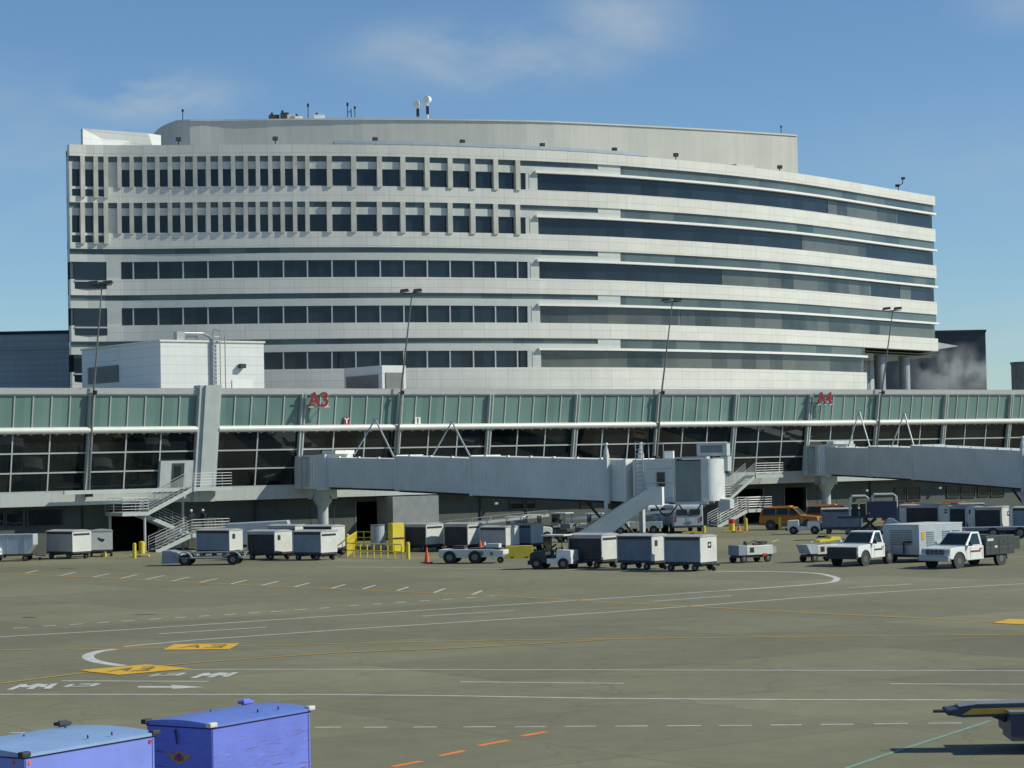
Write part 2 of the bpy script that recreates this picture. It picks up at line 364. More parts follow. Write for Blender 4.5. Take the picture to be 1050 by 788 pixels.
M['pyb']=paint('bright_yellow_paint',(0.74,0.42,0.02),0.25); M['po']=paint('orange_red_paint',(0.85,0.24,0.03),0.2)
M['pt']=paint('teal_paint',(0.20,0.36,0.29),0.6); M['pblk']=paint('black_marking_paint',(0.22,0.14,0.03),0.6)
def ribbon(mb,pts,w,z=0.004):
    P=[Vector((p[0],p[1],0)) for p in pts]
    L_=[];R_=[]
    for i,p in enumerate(P):
        a=P[max(0,i-1)];b=P[min(len(P)-1,i+1)];d=(b-a).normalized();n=Vector((-d.y,d.x,0))
        L_.append(p+n*w/2);R_.append(p-n*w/2)
    for i in range(len(P)-1):
        vs=[(v.x,v.y,z) for v in (R_[i],R_[i+1],L_[i+1],L_[i])]
        mb.quad(*vs)
def smooth_px(pts,n=8):
    out=[]
    for i in range(len(pts)-1):
        p0=pts[max(0,i-1)];p1=pts[i];p2=pts[i+1];p3=pts[min(len(pts)-1,i+2)]
        for k in range(n):
            t=k/n;out.append(tuple(0.5*((2*p1[j])+(-p0[j]+p2[j])*t+(2*p0[j]-5*p1[j]+4*p2[j]-p3[j])*t*t+(-p0[j]+3*p1[j]-3*p2[j]+p3[j])*t**3) for j in (0,1)))
    out.append(pts[-1]);return out
def gl(mb,px,w,curve=False,z=0.004):
    ribbon(mb,[G(*q) for q in (smooth_px(px) if curve else px)],w,z)
mb=MB()
gl(mb,[(-60,712.2),(350,712.5),(480,714),(617,716.4),(800,717.6),(1200,718.6)],0.16)
gl(mb,[(186,686.8),(350,686.6),(1200,688.4)],0.13)
gl(mb,[(63,698.3),(214,699)],0.16); gl(mb,[(472,699.4),(640,701)],0.13); gl(mb,[(912,701.5),(1130,702.3)],0.13)
gl(mb,[(-60,657),(0,653.3),(120,646.5),(350,631.3),(520,620.5),(683,610),(745,605.6)],0.2)
gl(mb,[(127,663.3),(200,656.5),(350,646),(560,632.5),(700,622.5),(850,611),(1010,601),(1120,595)],0.2)
gl(mb,[(163,650.2),(273,643.3)],0.18);gl(mb,[(433,632),(527,626.4)],0.18);gl(mb,[(670,616.8),(750,611)],0.18);gl(mb,[(870,603),(935,599)],0.18)
gl(mb,[(118,666),(100,668.6),(90,673.3),(99,678.6),(126,683)],0.40,True)
gl(mb,[(735,586.2),(800,586.5),(838,588.3),(856,592.2),(857.5,595),(850,597.6),(820,600.5),(745,605.6)],0.35,True)
gl(mb,[(345,581.5),(560,584),(735,586.2)],0.16)
for a,b,y in [(-24,-8,752),(10,38,751.5),(323,350,746),(373,397,746),(424,448,745.8),(475,508,745.6),(528,559,745.5),(579,611,745),(631,664,744.8),(684,719,744.4),(737,771,744.2),(790,822,743.6),(842,875,743),(896,931,742.4),(951,986,741.8)]:
    gl(mb,[(a,y+0.2),(b,y-0.1)],0.13)
for a,b,y in [(40,85,132),(130,172,126),(215,255,121),(300,337,115.5),(377,415,110),(457,497,105),(537,575,100),(612,647,95.5),(690,727,91),(765,800,86),(832,872,81.5),(905,945,76),(980,1015,71)]:
    gl(mb,[(a/3,600+(y+1.5)/3),(b/3,600+(y-1.5)/3)],0.2)
for k in range(7):
    a=358+k*24; gl(mb,[(a,621.5-k*1.62),(a+10,620.8-k*1.62)],0.2)
for q in [((26,588),(39,585)),((62,590.5),(77,587)),((95,592),(112,588.6)),((124,593.2),(141,589.4)),((150,594.2),(168,590.4)),((176,596),(194,592)),((205,597.4),(223,593.4)),((236,599.2),(253,595)),((268,600.6),(285,596.4)),((302,602),(317,598)),((340,603.6),(354,599.6)),((372,604.2),(385,600.2)),((407,606),(419,602)),((445,608),(456,603.8)),((484,610),(494,606))]:
    gl(mb,list(q),0.16)
for x0 in (792,832,955):
    gl(mb,[(x0,556+(x0-792)*0.01),(x0+6,553.6)],0.14)
gl(mb,[(1000,573),(1060,570.5)],0.14)
# stencilled stand numbers (worn blocks of strokes) and the arrow
def strokes(mb,quad,paths,w):
    A,B,C,D=[G(*p) for p in quad]   # A near-left, B near-right, C far-right, D far-left
    def m(u,v): return (A*(1-u)+B*u)*(1-v)+(D*(1-u)+C*u)*v
    k=0
    for p in paths:
        for q,r_ in zip(p,p[1:]): k+=1; ribbon(mb,[m(*q),m(*r_)],w,0.004+0.0013*k)
MM=[[(0,0),(0,1),(.25,.4),(.5,1),(.5,0)],[(.68,.9),(.72,.35),(1,.35)],[(.95,.95),(.95,0)]]
T3=[[(0,.9),(0,.1)],[(.25,.95),(.9,.95),(.9,.55),(.35,.5),(.9,.45),(.9,.05),(.2,.05)]]
strokes(mb,[(10,707.6),(50,706.8),(58,701.2),(24,702)],MM,0.2)
strokes(mb,[(66,705),(96,704.4),(104,701),(76,701.6)],T3,0.16)
strokes(mb,[(152,694),(184,693.4),(192,690.2),(166,691)],T3,0.16)
strokes(mb,[(198,695.6),(232,694.6),(244,689.8),(212,690.4)],MM,0.2)
A=[G(*p) for p in [(141,705.4),(141.5,704),(176,703.8),(175,702.6),(210,704.8),(176,706.6),(177,705.6)]]
mb.add([(p.x,p.y,0.004) for p in A],[tuple(range(len(A)))])
struct(mb.build('painted_white_lines','pw'))
mb=MB()
gl(mb,[(-60,586.5),(0,588.5),(90,592),(250,600),(400,606.6),(520,611.8),(700,621.8),(860,630.2),(1050,639)],0.26,z=0.009)
gl(mb,[(-60,667.8),(0,667),(165,665),(250,662.5),(500,657),(700,654.6),(900,652.3),(1150,650)],0.22,z=0.009)
gl(mb,[(-60,706.5),(0,701.3),(85,690.4),(190,681),(260,675.6),(350,669.6),(470,665),(620,656.5)],0.22,z=0.0135)
struct(mb.build('painted_yellow_lines','py'))
mb=MB()
for q in ([(167,667),(235,666.4),(246,660.2),(179,661.2)],[(81,688),(122,692.8),(196,686.2),(150,682)],[(1018,639.5),(1062,641.5),(1075,636.4),(1035,635.2)]):
    P=[G(*p) for p in q]; mb.add([(p.x,p.y,0.018) for p in P],[(0,1,2,3)])
struct(mb.build('yellow_stand_boxes','pyb'))
mb=MB()
def strokesz(quad,paths,w,z):
    A,B,C,D=[G(*p) for p in quad]
    def m(u,v): return (A*(1-u)+B*u)*(1-v)+(D*(1-u)+C*u)*v
    k=0
    for p in paths:
        for q,r_ in zip(p,p[1:]): k+=1; ribbon(mb,[m(*q),m(*r_)],w,z+0.0013*k)
AA=[[(0,0),(.22,1),(.45,0)],[(.1,.4),(.35,.4)],[(.6,1),(1,1),(1,.55),(.7,.5),(1,.45),(1,0),(.6,0)]]
strokesz([(184,665.3),(226,664.9),(232,661.8),(194,662.2)],AA,0.12,0.022)
strokesz([(112,689.4),(150,688.6),(158,684.6),(128,685.6)],AA,0.14,0.022)
struct(mb.build('stand_box_figures','pblk'))
mb=MB()
for q in ([(403,786.4),(432,780.8)],[(451,775.4),(476,770)],[(491,765),(521,759.4)],[(535,755.2),(560,750.6)],[(352,797),(385,790)]): gl(mb,q,0.19)
struct(mb.build('painted_orange_dashes','po'))
mb=MB(); gl(mb,[(840,798),(905,775.5),(1016,739.5)],0.12,z=0.009); struct(mb.build('painted_teal_line','pt'))
# tar repairs / drain slots
mb=MB()
for (x,y,w) in [(68,583,17),(30,633.5,14),(150,630.6,20),(793,546.2,7)]: gl(mb,[(x-w/2,y+.1),(x+w/2,y)],0.22,z=0.009)
struct(mb.build('drain_slots','under'))

# ================================================================ TERMINAL
rv=ray(3708,405); U=Vector((rv.x,rv.y,0)).normalized(); NO=Vector((U.y,-U.x,0))
TANG=math.atan2(U.y,U.x)
d=ray(0,505.6); P0=CP+d*(162/d.y); ZS=P0.z
CANT=math.tan(R(9))
def ty(z,off=0): return -(z-ZS)*CANT-off       # local y of the canted face at height z (outward = -y)
def tpx(px,py,off=0):                            # photo pixel -> (s,z) on the face
    dd=ray(px,py); N=Vector((NO.x,NO.y,-CANT)); t=(N.dot(P0-CP)+off)/N.dot(dd); P=CP+dd*t
    return (P-P0).to_2d().dot(U.to_2d()),P.z
def tw(s,y,z):  # local -> world
    return Vector((P0.x,P0.y,0))+U*s-NO*y+Vector((0,0,z))
YW=1.4
ZR,ZB,Z1,Z2,ZSILL,ZBB=12.17,9.1,7.45,6.03,4.66,3.60
S0,S1=-22,132
BAY=[-20.5,-11.4,-2.35,6.7,None,24.7,33.75,42.7,51.75,60.8,69.8,78.9,87.8,96.9,106.2,115.2,124.2,131.5]
term=thing('terminal_building','long low terminal concourse with outward leaning green glass band above dark windows','building',(P0.x,P0.y,0),TANG)
def slab(mb,s0,s1,z0,z1,o_out,o_in,mi=0):   # a leaning slab between two heights
    vs=[];
    for s in (s0,s1):
        for (z,o) in ((z0,o_out),(z1,o_out),(z1,o_in),(z0,o_in)): vs.append((s,ty(z,o),z))
    uv=[(s0,z0),(s0,z1),(s1,z1),(s1,z0)]
    fs=[(0,1,5,4),(3,7,6,2),(1,2,6,5),(0,4,7,3),(0,3,2,1),(4,5,6,7)]
    uvs=[uv]+[[(s0,z0)]*4]*5
    return mb.add(vs,fs,uvs,mi)
b=MB(); b.rng(S0,S1,0.6,13,ZBB+0.06,ZR-0.5); b.build('inner_hall','under',term)
b=MB(); slab(b,S0,S1,ZR-0.42,ZR,0.18,-13.5); b.build('roof','mullion',term)
b=MB(); b.rng(S0+.1,S1-.1,-1.0,13.4,ZR+0.01,ZR+0.05); b.build('roof_membrane','roofing',term)
b=MB(); slab(b,S0,S1,ZBB,ZSILL-0.08,0.12,-0.6); b.rng(S0,S1,0.15,1.95,ZBB,ZBB+0.25); b.build('fascia','fascia',term)
b=MB()
for a,c in ((S0,15.45),(17.3,S1)): b.tube((a,ty(ZB,0.28),ZB),(c,ty(ZB,0.28),ZB),0.25,0.25,14)
b.build('tube_beam','beam',term,smooth=False)
b=MB()
for k in range(int((S1-S0)/1.0)): 
    s=S0+k*1.0
    if 15.3<s<17.5: continue
    b.box((s,ty(ZB-.2,0.3),ZB-0.27),(0.16,0.2,0.1))
b.build('beam_brackets','louver',term)
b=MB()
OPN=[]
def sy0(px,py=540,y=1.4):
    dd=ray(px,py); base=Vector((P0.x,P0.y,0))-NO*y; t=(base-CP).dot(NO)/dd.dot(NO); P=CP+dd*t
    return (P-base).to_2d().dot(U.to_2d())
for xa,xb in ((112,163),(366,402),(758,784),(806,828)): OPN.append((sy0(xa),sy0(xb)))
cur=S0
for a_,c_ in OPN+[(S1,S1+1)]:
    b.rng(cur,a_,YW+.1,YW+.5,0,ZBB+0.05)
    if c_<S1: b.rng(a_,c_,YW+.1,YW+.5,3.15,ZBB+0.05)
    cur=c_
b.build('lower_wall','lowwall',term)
b=MB(); b.rng(S0,S1,9.0,9.3,0,ZBB+.05); b.rng(S0,S1,1.96,13,ZBB+.05,ZBB+.2)
for s_ in (S0,S1-.3): b.rng(s_,s_+.3,YW+.5,9,0,ZBB)
b.build('undercroft','under',term)
for a_,c_ in OPN:
    b=MB(); b.rng(a_-.09,a_,YW+.06,YW+.5,0,3.2); b.rng(c_,c_+.09,YW+.06,YW+.5,0,3.2); b.build('door_jambs','louver',term)
bays=[x for x in BAY]
edges=[x for x in BAY if x is not None]
segs=[]
for i in range(len(BAY)-1):
    a=BAY[i];c=BAY[i+1]
    if a is None: a=17.3; 
    else: a=a+0.18
    if c is None: c=15.45
    else: c=c-0.18
    if c-a>1: segs.append((a,c))
for (a,c) in segs:
    big=(c-a)>7
    w=MB(); slab(w,a,c,ZB+0.2,ZR-0.42,0.0,-0.12); w=w.build('clerestory_window','green',term)
    f=MB(); n=max(1,round((c-a)/1.5))
    for k in range(1,n): s=a+(c-a)*k/n; slab(f,s-0.045,s+0.045,ZB+0.2,ZR-0.42,0.07,-0.02)
    slab(f,a,c,ZR-0.52,ZR-0.423,0.07,-0.02)
    f.build('mullions','mullion',w)
    m3=max(1,round((c-a)/3.0)); 
    lw=MB(); slab(lw,a,c,ZSILL,ZB-0.25,0.0,-0.12); lw=lw.build('concourse_window','tglass',term)
    f=MB()
    for k in range(1,m3): s=a+(c-a)*k/m3; slab(f,s-0.05,s+0.05,ZSILL,ZB-0.25,0.08,-0.02)
    for z in (Z1,Z2): slab(f,a,c,z-0.055,z+0.055,0.075,-0.02)
    slab(f,a,c,ZSILL-0.077,ZSILL+0.04,0.1,-0.02)
    f.build('mullions','mullion',lw)
for x in edges:
    b=MB(); slab(b,x-0.19,x+0.19,ZSILL-0.06,ZR-0.423,0.16,-0.1)
    slab(b,x-0.19,x-0.10,ZSILL-0.05,ZR-0.43,0.34,0.161); slab(b,x+0.10,x+0.19,ZSILL-0.05,ZR-0.43,0.34,0.161)
    b.build('pilaster','pilaster',term)
# big pier with a slightly raised cap
b=MB(); slab(b,15.45,17.3,ZBB-0.02,ZR+0.25,0.45,-0.6); slab(b,15.85,17.0,ZBB+0.4,ZR+0.25,0.62,0.45)
b.build('wide_pier','pilaster',term)
# recessed doorway beside the pier
s0,z0=tpx(163,470);s1,_=tpx(199,470)
dr=MB(); slab(dr,s0,15.44,ZSILL-0.07,6.75,0.35,0.09); dr=dr.build('door_surround','pilaster',term)
b=MB(); slab(b,s0+0.95,s0+2.0,ZSILL,6.55,0.37,0.351); b=b.build('door','service',dr)
b=MB(); slab(b,s0+1.15,s0+1.7,5.5,6.35,0.385,0.371); b.build('door_window','cglass',dr)
# lower wall windows, doors, dark openings
def lowwin(s0,s1,z0,z1,m='tglass',nm='lower_window'):
    w=MB().rng(s0,s1,YW+.02,YW+.098,z0,z1).build(nm,m,term)
    f=MB()
    for s in (s0,s1): f.rng(s-.05,s+.05,YW-.03,YW+.097,z0-.05,z1+.05)
    f.rng(s0-.05,s1+.05,YW-.04,YW+.097,z0-.1,z0-.02); f.build('frame','service',w)
def sy(px,py,y=1.4):   # photo pixel -> s,z on the vertical plane local y
    dd=ray(px,py); base=Vector((P0.x,P0.y,0))-NO*y; t=(base-CP).dot(NO)/dd.dot(NO); P=CP+dd*t
    return (P-base).to_2d().dot(U.to_2d()),P.z
for (xa,xb,ya,yb) in [(-12,4,520,539),(6,24,522,539),(28,65,522,538),(523,537,513,521),(538,549,513,521),(596,607,512,519),(918,928,501,513),(930,944,501,512),(971,984,499,509),(986,1000,499,509),(1003,1014,498,508),(1016,1030,498,508)]:
    a,zt=sy(xa,ya);c,zb=sy(xb,yb); lowwin(a,c,zb,min(zt,3.3))
a,_=sy(403,530,-0.9);c,_=sy(450,530,-0.9)
MB().rng(a,c,-0.9,YW+.099,0,3.5).build('projecting_block','fargrey',term)
for px in (85,262,493,540,700,893):
    a,_=sy(px,530); MB().tube((a,YW,0),(a,YW,3.5),0.07).build('downpipe','under',term)
for px in (504,695,884,959):
    a,_=sy(px,520); b=MB(); b.tube((a,YW+.1,2.7),(a,YW-.5,2.7),0.04); b.box((a,YW-.6,2.65),(0.3,0.3,0.18)); b.build('wall_lamp','galv',term)

# signs and letters on the facade
def gate_letters(txt,px,py,nm_label):
    s,z=tpx(px,py)
    w=tw(s,ty(z,0.9),z)
    t=thing('gate_sign',nm_label,'sign',w,TANG,'gate numbers on the concourse')
    me=text_mesh(txt,1.6,0.04,0.02); me.materials.append(M['letter']); o=bpy.data.objects.new('letters',me); COL.objects.link(o); o.parent=t; o.rotation_euler=(R(90),0,0)
    me=text_mesh(txt,1.65,0.02,0.035); me.materials.append(M['sign']); o=bpy.data.objects.new('white_outline',me); COL.objects.link(o); o.parent=t; o.rotation_euler=(R(90),0,0); o.location=(0.05,0.11,-0.04)
    b=MB()
    for z in (0.5,-0.5):
        b.rng(-1.1,1.1,0.16,0.22,z-0.05,z+0.05); b.tube((-0.8,0.2,z),(-0.8,0.85,z),0.03); b.tube((0.8,0.2,z),(0.8,0.85,z),0.03)
    b.build('rail','galv',t)
gate_letters('A3',321,411,'red A3 letters with white edges standing off the green glass')
gate_letters('A4',839,409.5,'red A4 letters with white edges standing off the green glass')
def small_sign(txt,px,py,cb,ct,label):
    s,z=tpx(px,py); w=tw(s,ty(z,0.12),z)
    t=thing('gate_notice',label,'sign',w,TANG,'small notices on the green glass')
    MB().box((0,0,0),(0.55,0.03,0.62)).build('plate',cb,t)
    me=text_mesh(txt,0.62,0.008,0.02); me.materials.append(M[ct]); o=bpy.data.objects.new('figure',me); COL.objects.link(o); o.parent=t; o.rotation_euler=(R(90),0,0); o.location=(0,-0.03,0)
small_sign('Y',354.5,432,'letter','sign','small red square sign with a white Y right of A3')
small_sign('1',427.5,432,'sign','letter','small white sign with a red figure between the bridge struts')

# light masts leaning with the facade
def mast(px0,py0,px1,py1,label):
    s,z=tpx(px0,py0,0.6); base=tw(s,ty(z,0.6),z)
    tY=base.y+(base-P0).x*0-1.6
    top=AT(px1,py1,tY)
    t=thing('light_mast',label,'light mast',base,0,'floodlight masts along the concourse')
    v=top-base
    MB().box((0,0.1,0),(0.4,0.5,0.4),TANG).build('foot_bracket','dark',t)
    MB().path([(0,0,0),tuple(v*0.5+Vector((0,0,0))),tuple(v)],0.0,6) if False else None
    mid=v*0.45+Vector((-0.12,0,0))
    b=MB(); b.tube((0,0,0),mid,0.10,0.08,8); b.tube(mid,v,0.08,0.045,8); b.build('pole','mastgrey',t)
    hz=(tpx(px0,403)[1]-base.z)/v.z
    q=v*hz; b=MB(); b.box(q,(0.28,0.28,0.3)); dq=Vector(NO)*-1.0; b.tube(q,q+dq,0.05); b.build('clamp','dark',t)
    b=MB(); b.tube(v+Vector((-0.75,0.0,-0.05)),v+Vector((0.75,-0.1,0.0)),0.04)
    b.build('cross_arm','dark',t)
    for sx in (-0.6,0.45):
        h=MB(); c=v+Vector((sx,-0.1,0.12)); 
        h.add([tuple(c+Vector(q)) for q in ((-.38,-.3,-.12),(.38,-.3,-.02),(.38,.3,.0),(-.38,.3,-.1),(-.3,-.22,.16),(.3,-.22,.2),(.3,.22,.2),(-.3,.22,.16))],[(0,3,2,1),(4,5,6,7),(0,1,5,4),(1,2,6,5),(2,3,7,6),(3,0,4,7)])
        h.build('floodlight','dark',t)
mast(91,507,104.5,292.5,'tall thin floodlight mast at the left, in front of the glazed building corner')
mast(406.5,468,422.5,300.5,'tall floodlight mast standing left of the struts behind the nearer bridge')
mast(673,470,689.5,309.5,'tall floodlight mast above the cab end of the nearer bridge')
mast(899,459,915.5,318.5,'tall floodlight mast in front of the round columns on the right')

# ================================================================ OFFICE BUILDING
SAMQ=[(71.5,250,197.8),(120,270,199.4),(230,268,200.0),(330,267,201.2),(430,267,203.2),(540,268.4,207.2),(560,269,208.2),(615,270.5,210.8),(670,272.8,214.6),(748,277,221.0),(825.6,283,229.8),(887,289,239.8),(925,292.5,246.4),(959.5,296.3,252.6)]
SAM=[(AT(x,y,D).x,D) for x,y,D in SAMQ]
_OLD=[(-39.8,197.3),(-35.2,199.0),(-26,200.2),(-17,201.9),(-8,204.2),(1.35,207.2),(3.2,208.0),(8,210.2),(13.5,214.0),(21.5,220.5),(30,229.6),(37.8,239.6),(43.2,247.0),(47.6,253.0)]
def catmull(P,n=6):
    out=[]
    for i in range(len(P)-1):
        p0=P[max(0,i-1)];p1=P[i];p2=P[i+1];p3=P[min(len(P)-1,i+2)]
        for k in range(n):
            t=k/n;out.append(tuple(0.5*((2*p1[j])+(-p0[j]+p2[j])*t+(2*p0[j]-5*p1[j]+4*p2[j]-p3[j])*t*t+(-p0[j]+3*p1[j]-3*p2[j]+p3[j])*t**3) for j in (0,1)))
    out.append(P[-1]);return out
CV=catmull(SAM,6)
for _ in range(12):   # smooth the surveyed curve, ends kept
    CV=[CV[0]]+[tuple((CV[i-1][j]+2*CV[i][j]+CV[i+1][j])/4 for j in (0,1)) for i in range(1,len(CV)-1)]+[CV[-1]]
AL=[0]
for a,c in zip(CV,CV[1:]): AL.append(AL[-1]+math.dist(a,c))
LEN=AL[-1]
def cpt(s):
    s=max(0,min(LEN,s))
    for i in range(len(AL)-1):
        if s<=AL[i+1]+1e-9:
            t=(s-AL[i])/(AL[i+1]-AL[i]); a,c=CV[i],CV[i+1]
            return (a[0]+(c[0]-a[0])*t,a[1]+(c[1]-a[1])*t)
def ctan(s):
    a=cpt(s-1.2);c=cpt(s+1.2);l=math.dist(a,c);return ((c[0]-a[0])/l,(c[1]-a[1])/l)
def cof(s,o):
    p=cpt(s);t=ctan(s);return (p[0]+t[1]*o,p[1]-t[0]*o)
def spx(px,z):    # arc length where the wall at height z shows at photo column px
    lo,hi=0,LEN
    for _ in range(40):
        m=(lo+hi)/2;p=cpt(m)
        if proj((p[0],p[1],z))[0]<px: lo=m
        else: hi=m
    return (lo+hi)/2
ORG=Vector((0,215,0))
bld=thing('office_building','tall white banded office building with curved front and ribbon windows','building',ORG)
def bpt(s,o,z): p=cof(s,o); return (p[0]-ORG.x,p[1]-ORG.y,z)
def band(mb,s0,s1,z0,z1,oo,oi,mi=0,step=1.55):
    n=max(1,int(math.ceil((s1-s0)/step))); S=[s0+(s1-s0)*k/n for k in range(n+1)]
    vs=[];
    for s in S:
        for (o,z) in ((oo,z0),(oo,z1),(oi,z1),(oi,z0)): vs.append(bpt(s,o,z))
    fs=[];uv=[]
    for k in range(n):
        a=4*k;c=a+4
        for (i,j) in ((0,1),(1,2),(2,3),(3,0)):
            fs.append((a+i,a+j,c+j,c+i))
            uv.append([(S[k],z0 if i in(0,3) else z1),(S[k],z0 if j in (0,3) else z1),(S[k+1],z0 if j in (0,3) else z1),(S[k+1],z0 if i in (0,3) else z1)])
    fs.append((0,3,2,1));uv.append([(S[0]+q,z) for q,z in ((0,z0),(.5,z0),(.5,z1),(0,z1))]);fs.append((4*n,4*n+1,4*n+2,4*n+3));uv.append([(S[-1]+q,z) for q,z in ((0,z0),(0,z1),(.5,z1),(.5,z0))])
    return mb.add(vs,fs,uv,mi)
GT=[32.80-4.12*i for i in range(5)]          # head of the glass of each storey
GH=1.55
TOP=34.97
SR=spx(888,14)                                # where the lowest storey stops
sL1=spx(109,25);sL2=spx(124,25)
SM=spx(544,25); SMR=spx(552.5,25)             # end of punched windows / start of ribbons
# core
core=[cof(s,-0.9) for s in [LEN*k/40 for k in range(41)]]
core=[(x-ORG.x,y-ORG.y) for x,y in core]+[(44,52),(30,75),(-38.5,60)]
b=MB(); b.vprism(core,17.4,TOP-0.6); b.build('inner_core','under',bld)
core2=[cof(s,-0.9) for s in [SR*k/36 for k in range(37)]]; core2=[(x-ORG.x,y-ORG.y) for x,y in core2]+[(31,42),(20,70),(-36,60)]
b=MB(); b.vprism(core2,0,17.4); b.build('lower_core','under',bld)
b=MB(); b.vprism([(x,y) for x,y in core],TOP-0.6,TOP-0.45); b.build('roof','roofing',bld)
# end wall on the right and the left flank, panelled
def flank(p,q,z0,z1,name):
    b=MB(); a=Vector(p);c=Vector(q);l=(c-a).length; n=Vector((-(c-a).y,(c-a).x)).normalized()*0.3
    vs=[(a.x,a.y,z0),(c.x,c.y,z0),(c.x,c.y,z1),(a.x,a.y,z1)]
    vs2=[(v[0]+n.x,v[1]+n.y,v[2]) for v in vs]
    b.add(vs+vs2,[(0,1,2,3),(7,6,5,4),(0,3,7,4),(1,5,6,2),(3,2,6,7),(0,4,5,1)],[[(0,z0),(l,z0),(l,z1),(0,z1)]]*2+[[(0,0)]*4]*4)
    b.build(name,'panel',bld)
e=bpt(LEN,-0.31,0); flank((e[0]+0.0,e[1]+0.1),(43.7,52),17.4,TOP,'end_wall')
e=bpt(0,-0.31,0); flank((-38.6,60),(e[0]+0.02,e[1]+0.3),16.4,TOP,'side_wall')
# parapet and spandrels
b=MB(); band(b,0,LEN,GT[0]+1.15,TOP,0.22,-0.5); b.build('parapet','panel',bld)
for i in range(5):
    zt=GT[i]-GH; zb=(GT[i+1]+1.15) if i<4 else -0.0
    end=LEN if i<4 else SR
    # lighter band between strip glass and main glass (left part); strip + sunshade on right
    b=MB(); band(b,0.0,end,zb if i<4 else 9.0,zt,0.12 if i>1 else 0.15,-0.6)
    b.build('spandrel','panel',bld)
    if i==3 :
        # soffit beyond the lowest storey
        b=MB(); 
        vs=[bpt(s,0.1,16.85) for s in [SR-0.5+(LEN-SR+0.5)*k/12 for k in range(13)]]+[(43,52,16.85),(28,50,16.85)]
        b.add(vs+[(x,y,17.1) for x,y,z in vs],[tuple(range(len(vs))),tuple(range(2*len(vs)-1,len(vs)-1,-1))]); b.build('soffit','spandrel',bld)
    # strip glass
    st=MB(); z0=GT[i]+0.66; z1=GT[i]+1.15
    sa=spx(613,z0); sb=spx(636,z0)
    band(st,0,sa,z0,z1,-0.05,-0.8); 
    st.build('strip_window','strip',bld)
    st=MB(); band(st,sb,end,GT[i]+0.28,z1,-0.05,-0.8); st.build('strip_window','strip',bld)
    b=MB(); band(b,0.0,SMR,GT[i],z0,0.02,-0.8); band(b,SMR,sb,GT[i]+0.28,z0,0.02,-0.8); band(b,sa,sb,z0,z1,0.03,-0.8)
    band(b,SM,SMR,zt,GT[i],0.03,-0.8); band(b,sL1,sL2,zt,GT[i],0.03,-0.8)
    b.build('window_head_panel','spandrel',bld)
    # ribbon on the right with its sunshade
    rb=MB(); band(rb,SMR,end,zt,GT[i],-0.25,-0.8); rb=rb.build('ribbon_window','glassr' if i>2 else 'glass',bld)
    sh=MB(); band(sh,SMR-0.3,end-0.05,GT[i]+0.03,GT[i]+0.25,0.34,-0.3); sh.build('sunshade','shade',rb)
    if i<4:
        # paler pane colour stands in for grey reflection and blinds along these columns
        for (xa,xb) in [[(851,922)],[(824,890)],[(742,895),(925,936)],[(700,760)]][i]:
            q=MB(); band(q,spx(xa,zt),spx(xb,zt),zt+0.02,GT[i]-0.02,-0.22,-0.249); q.build('pale_reflection_panes','glassr',rb)
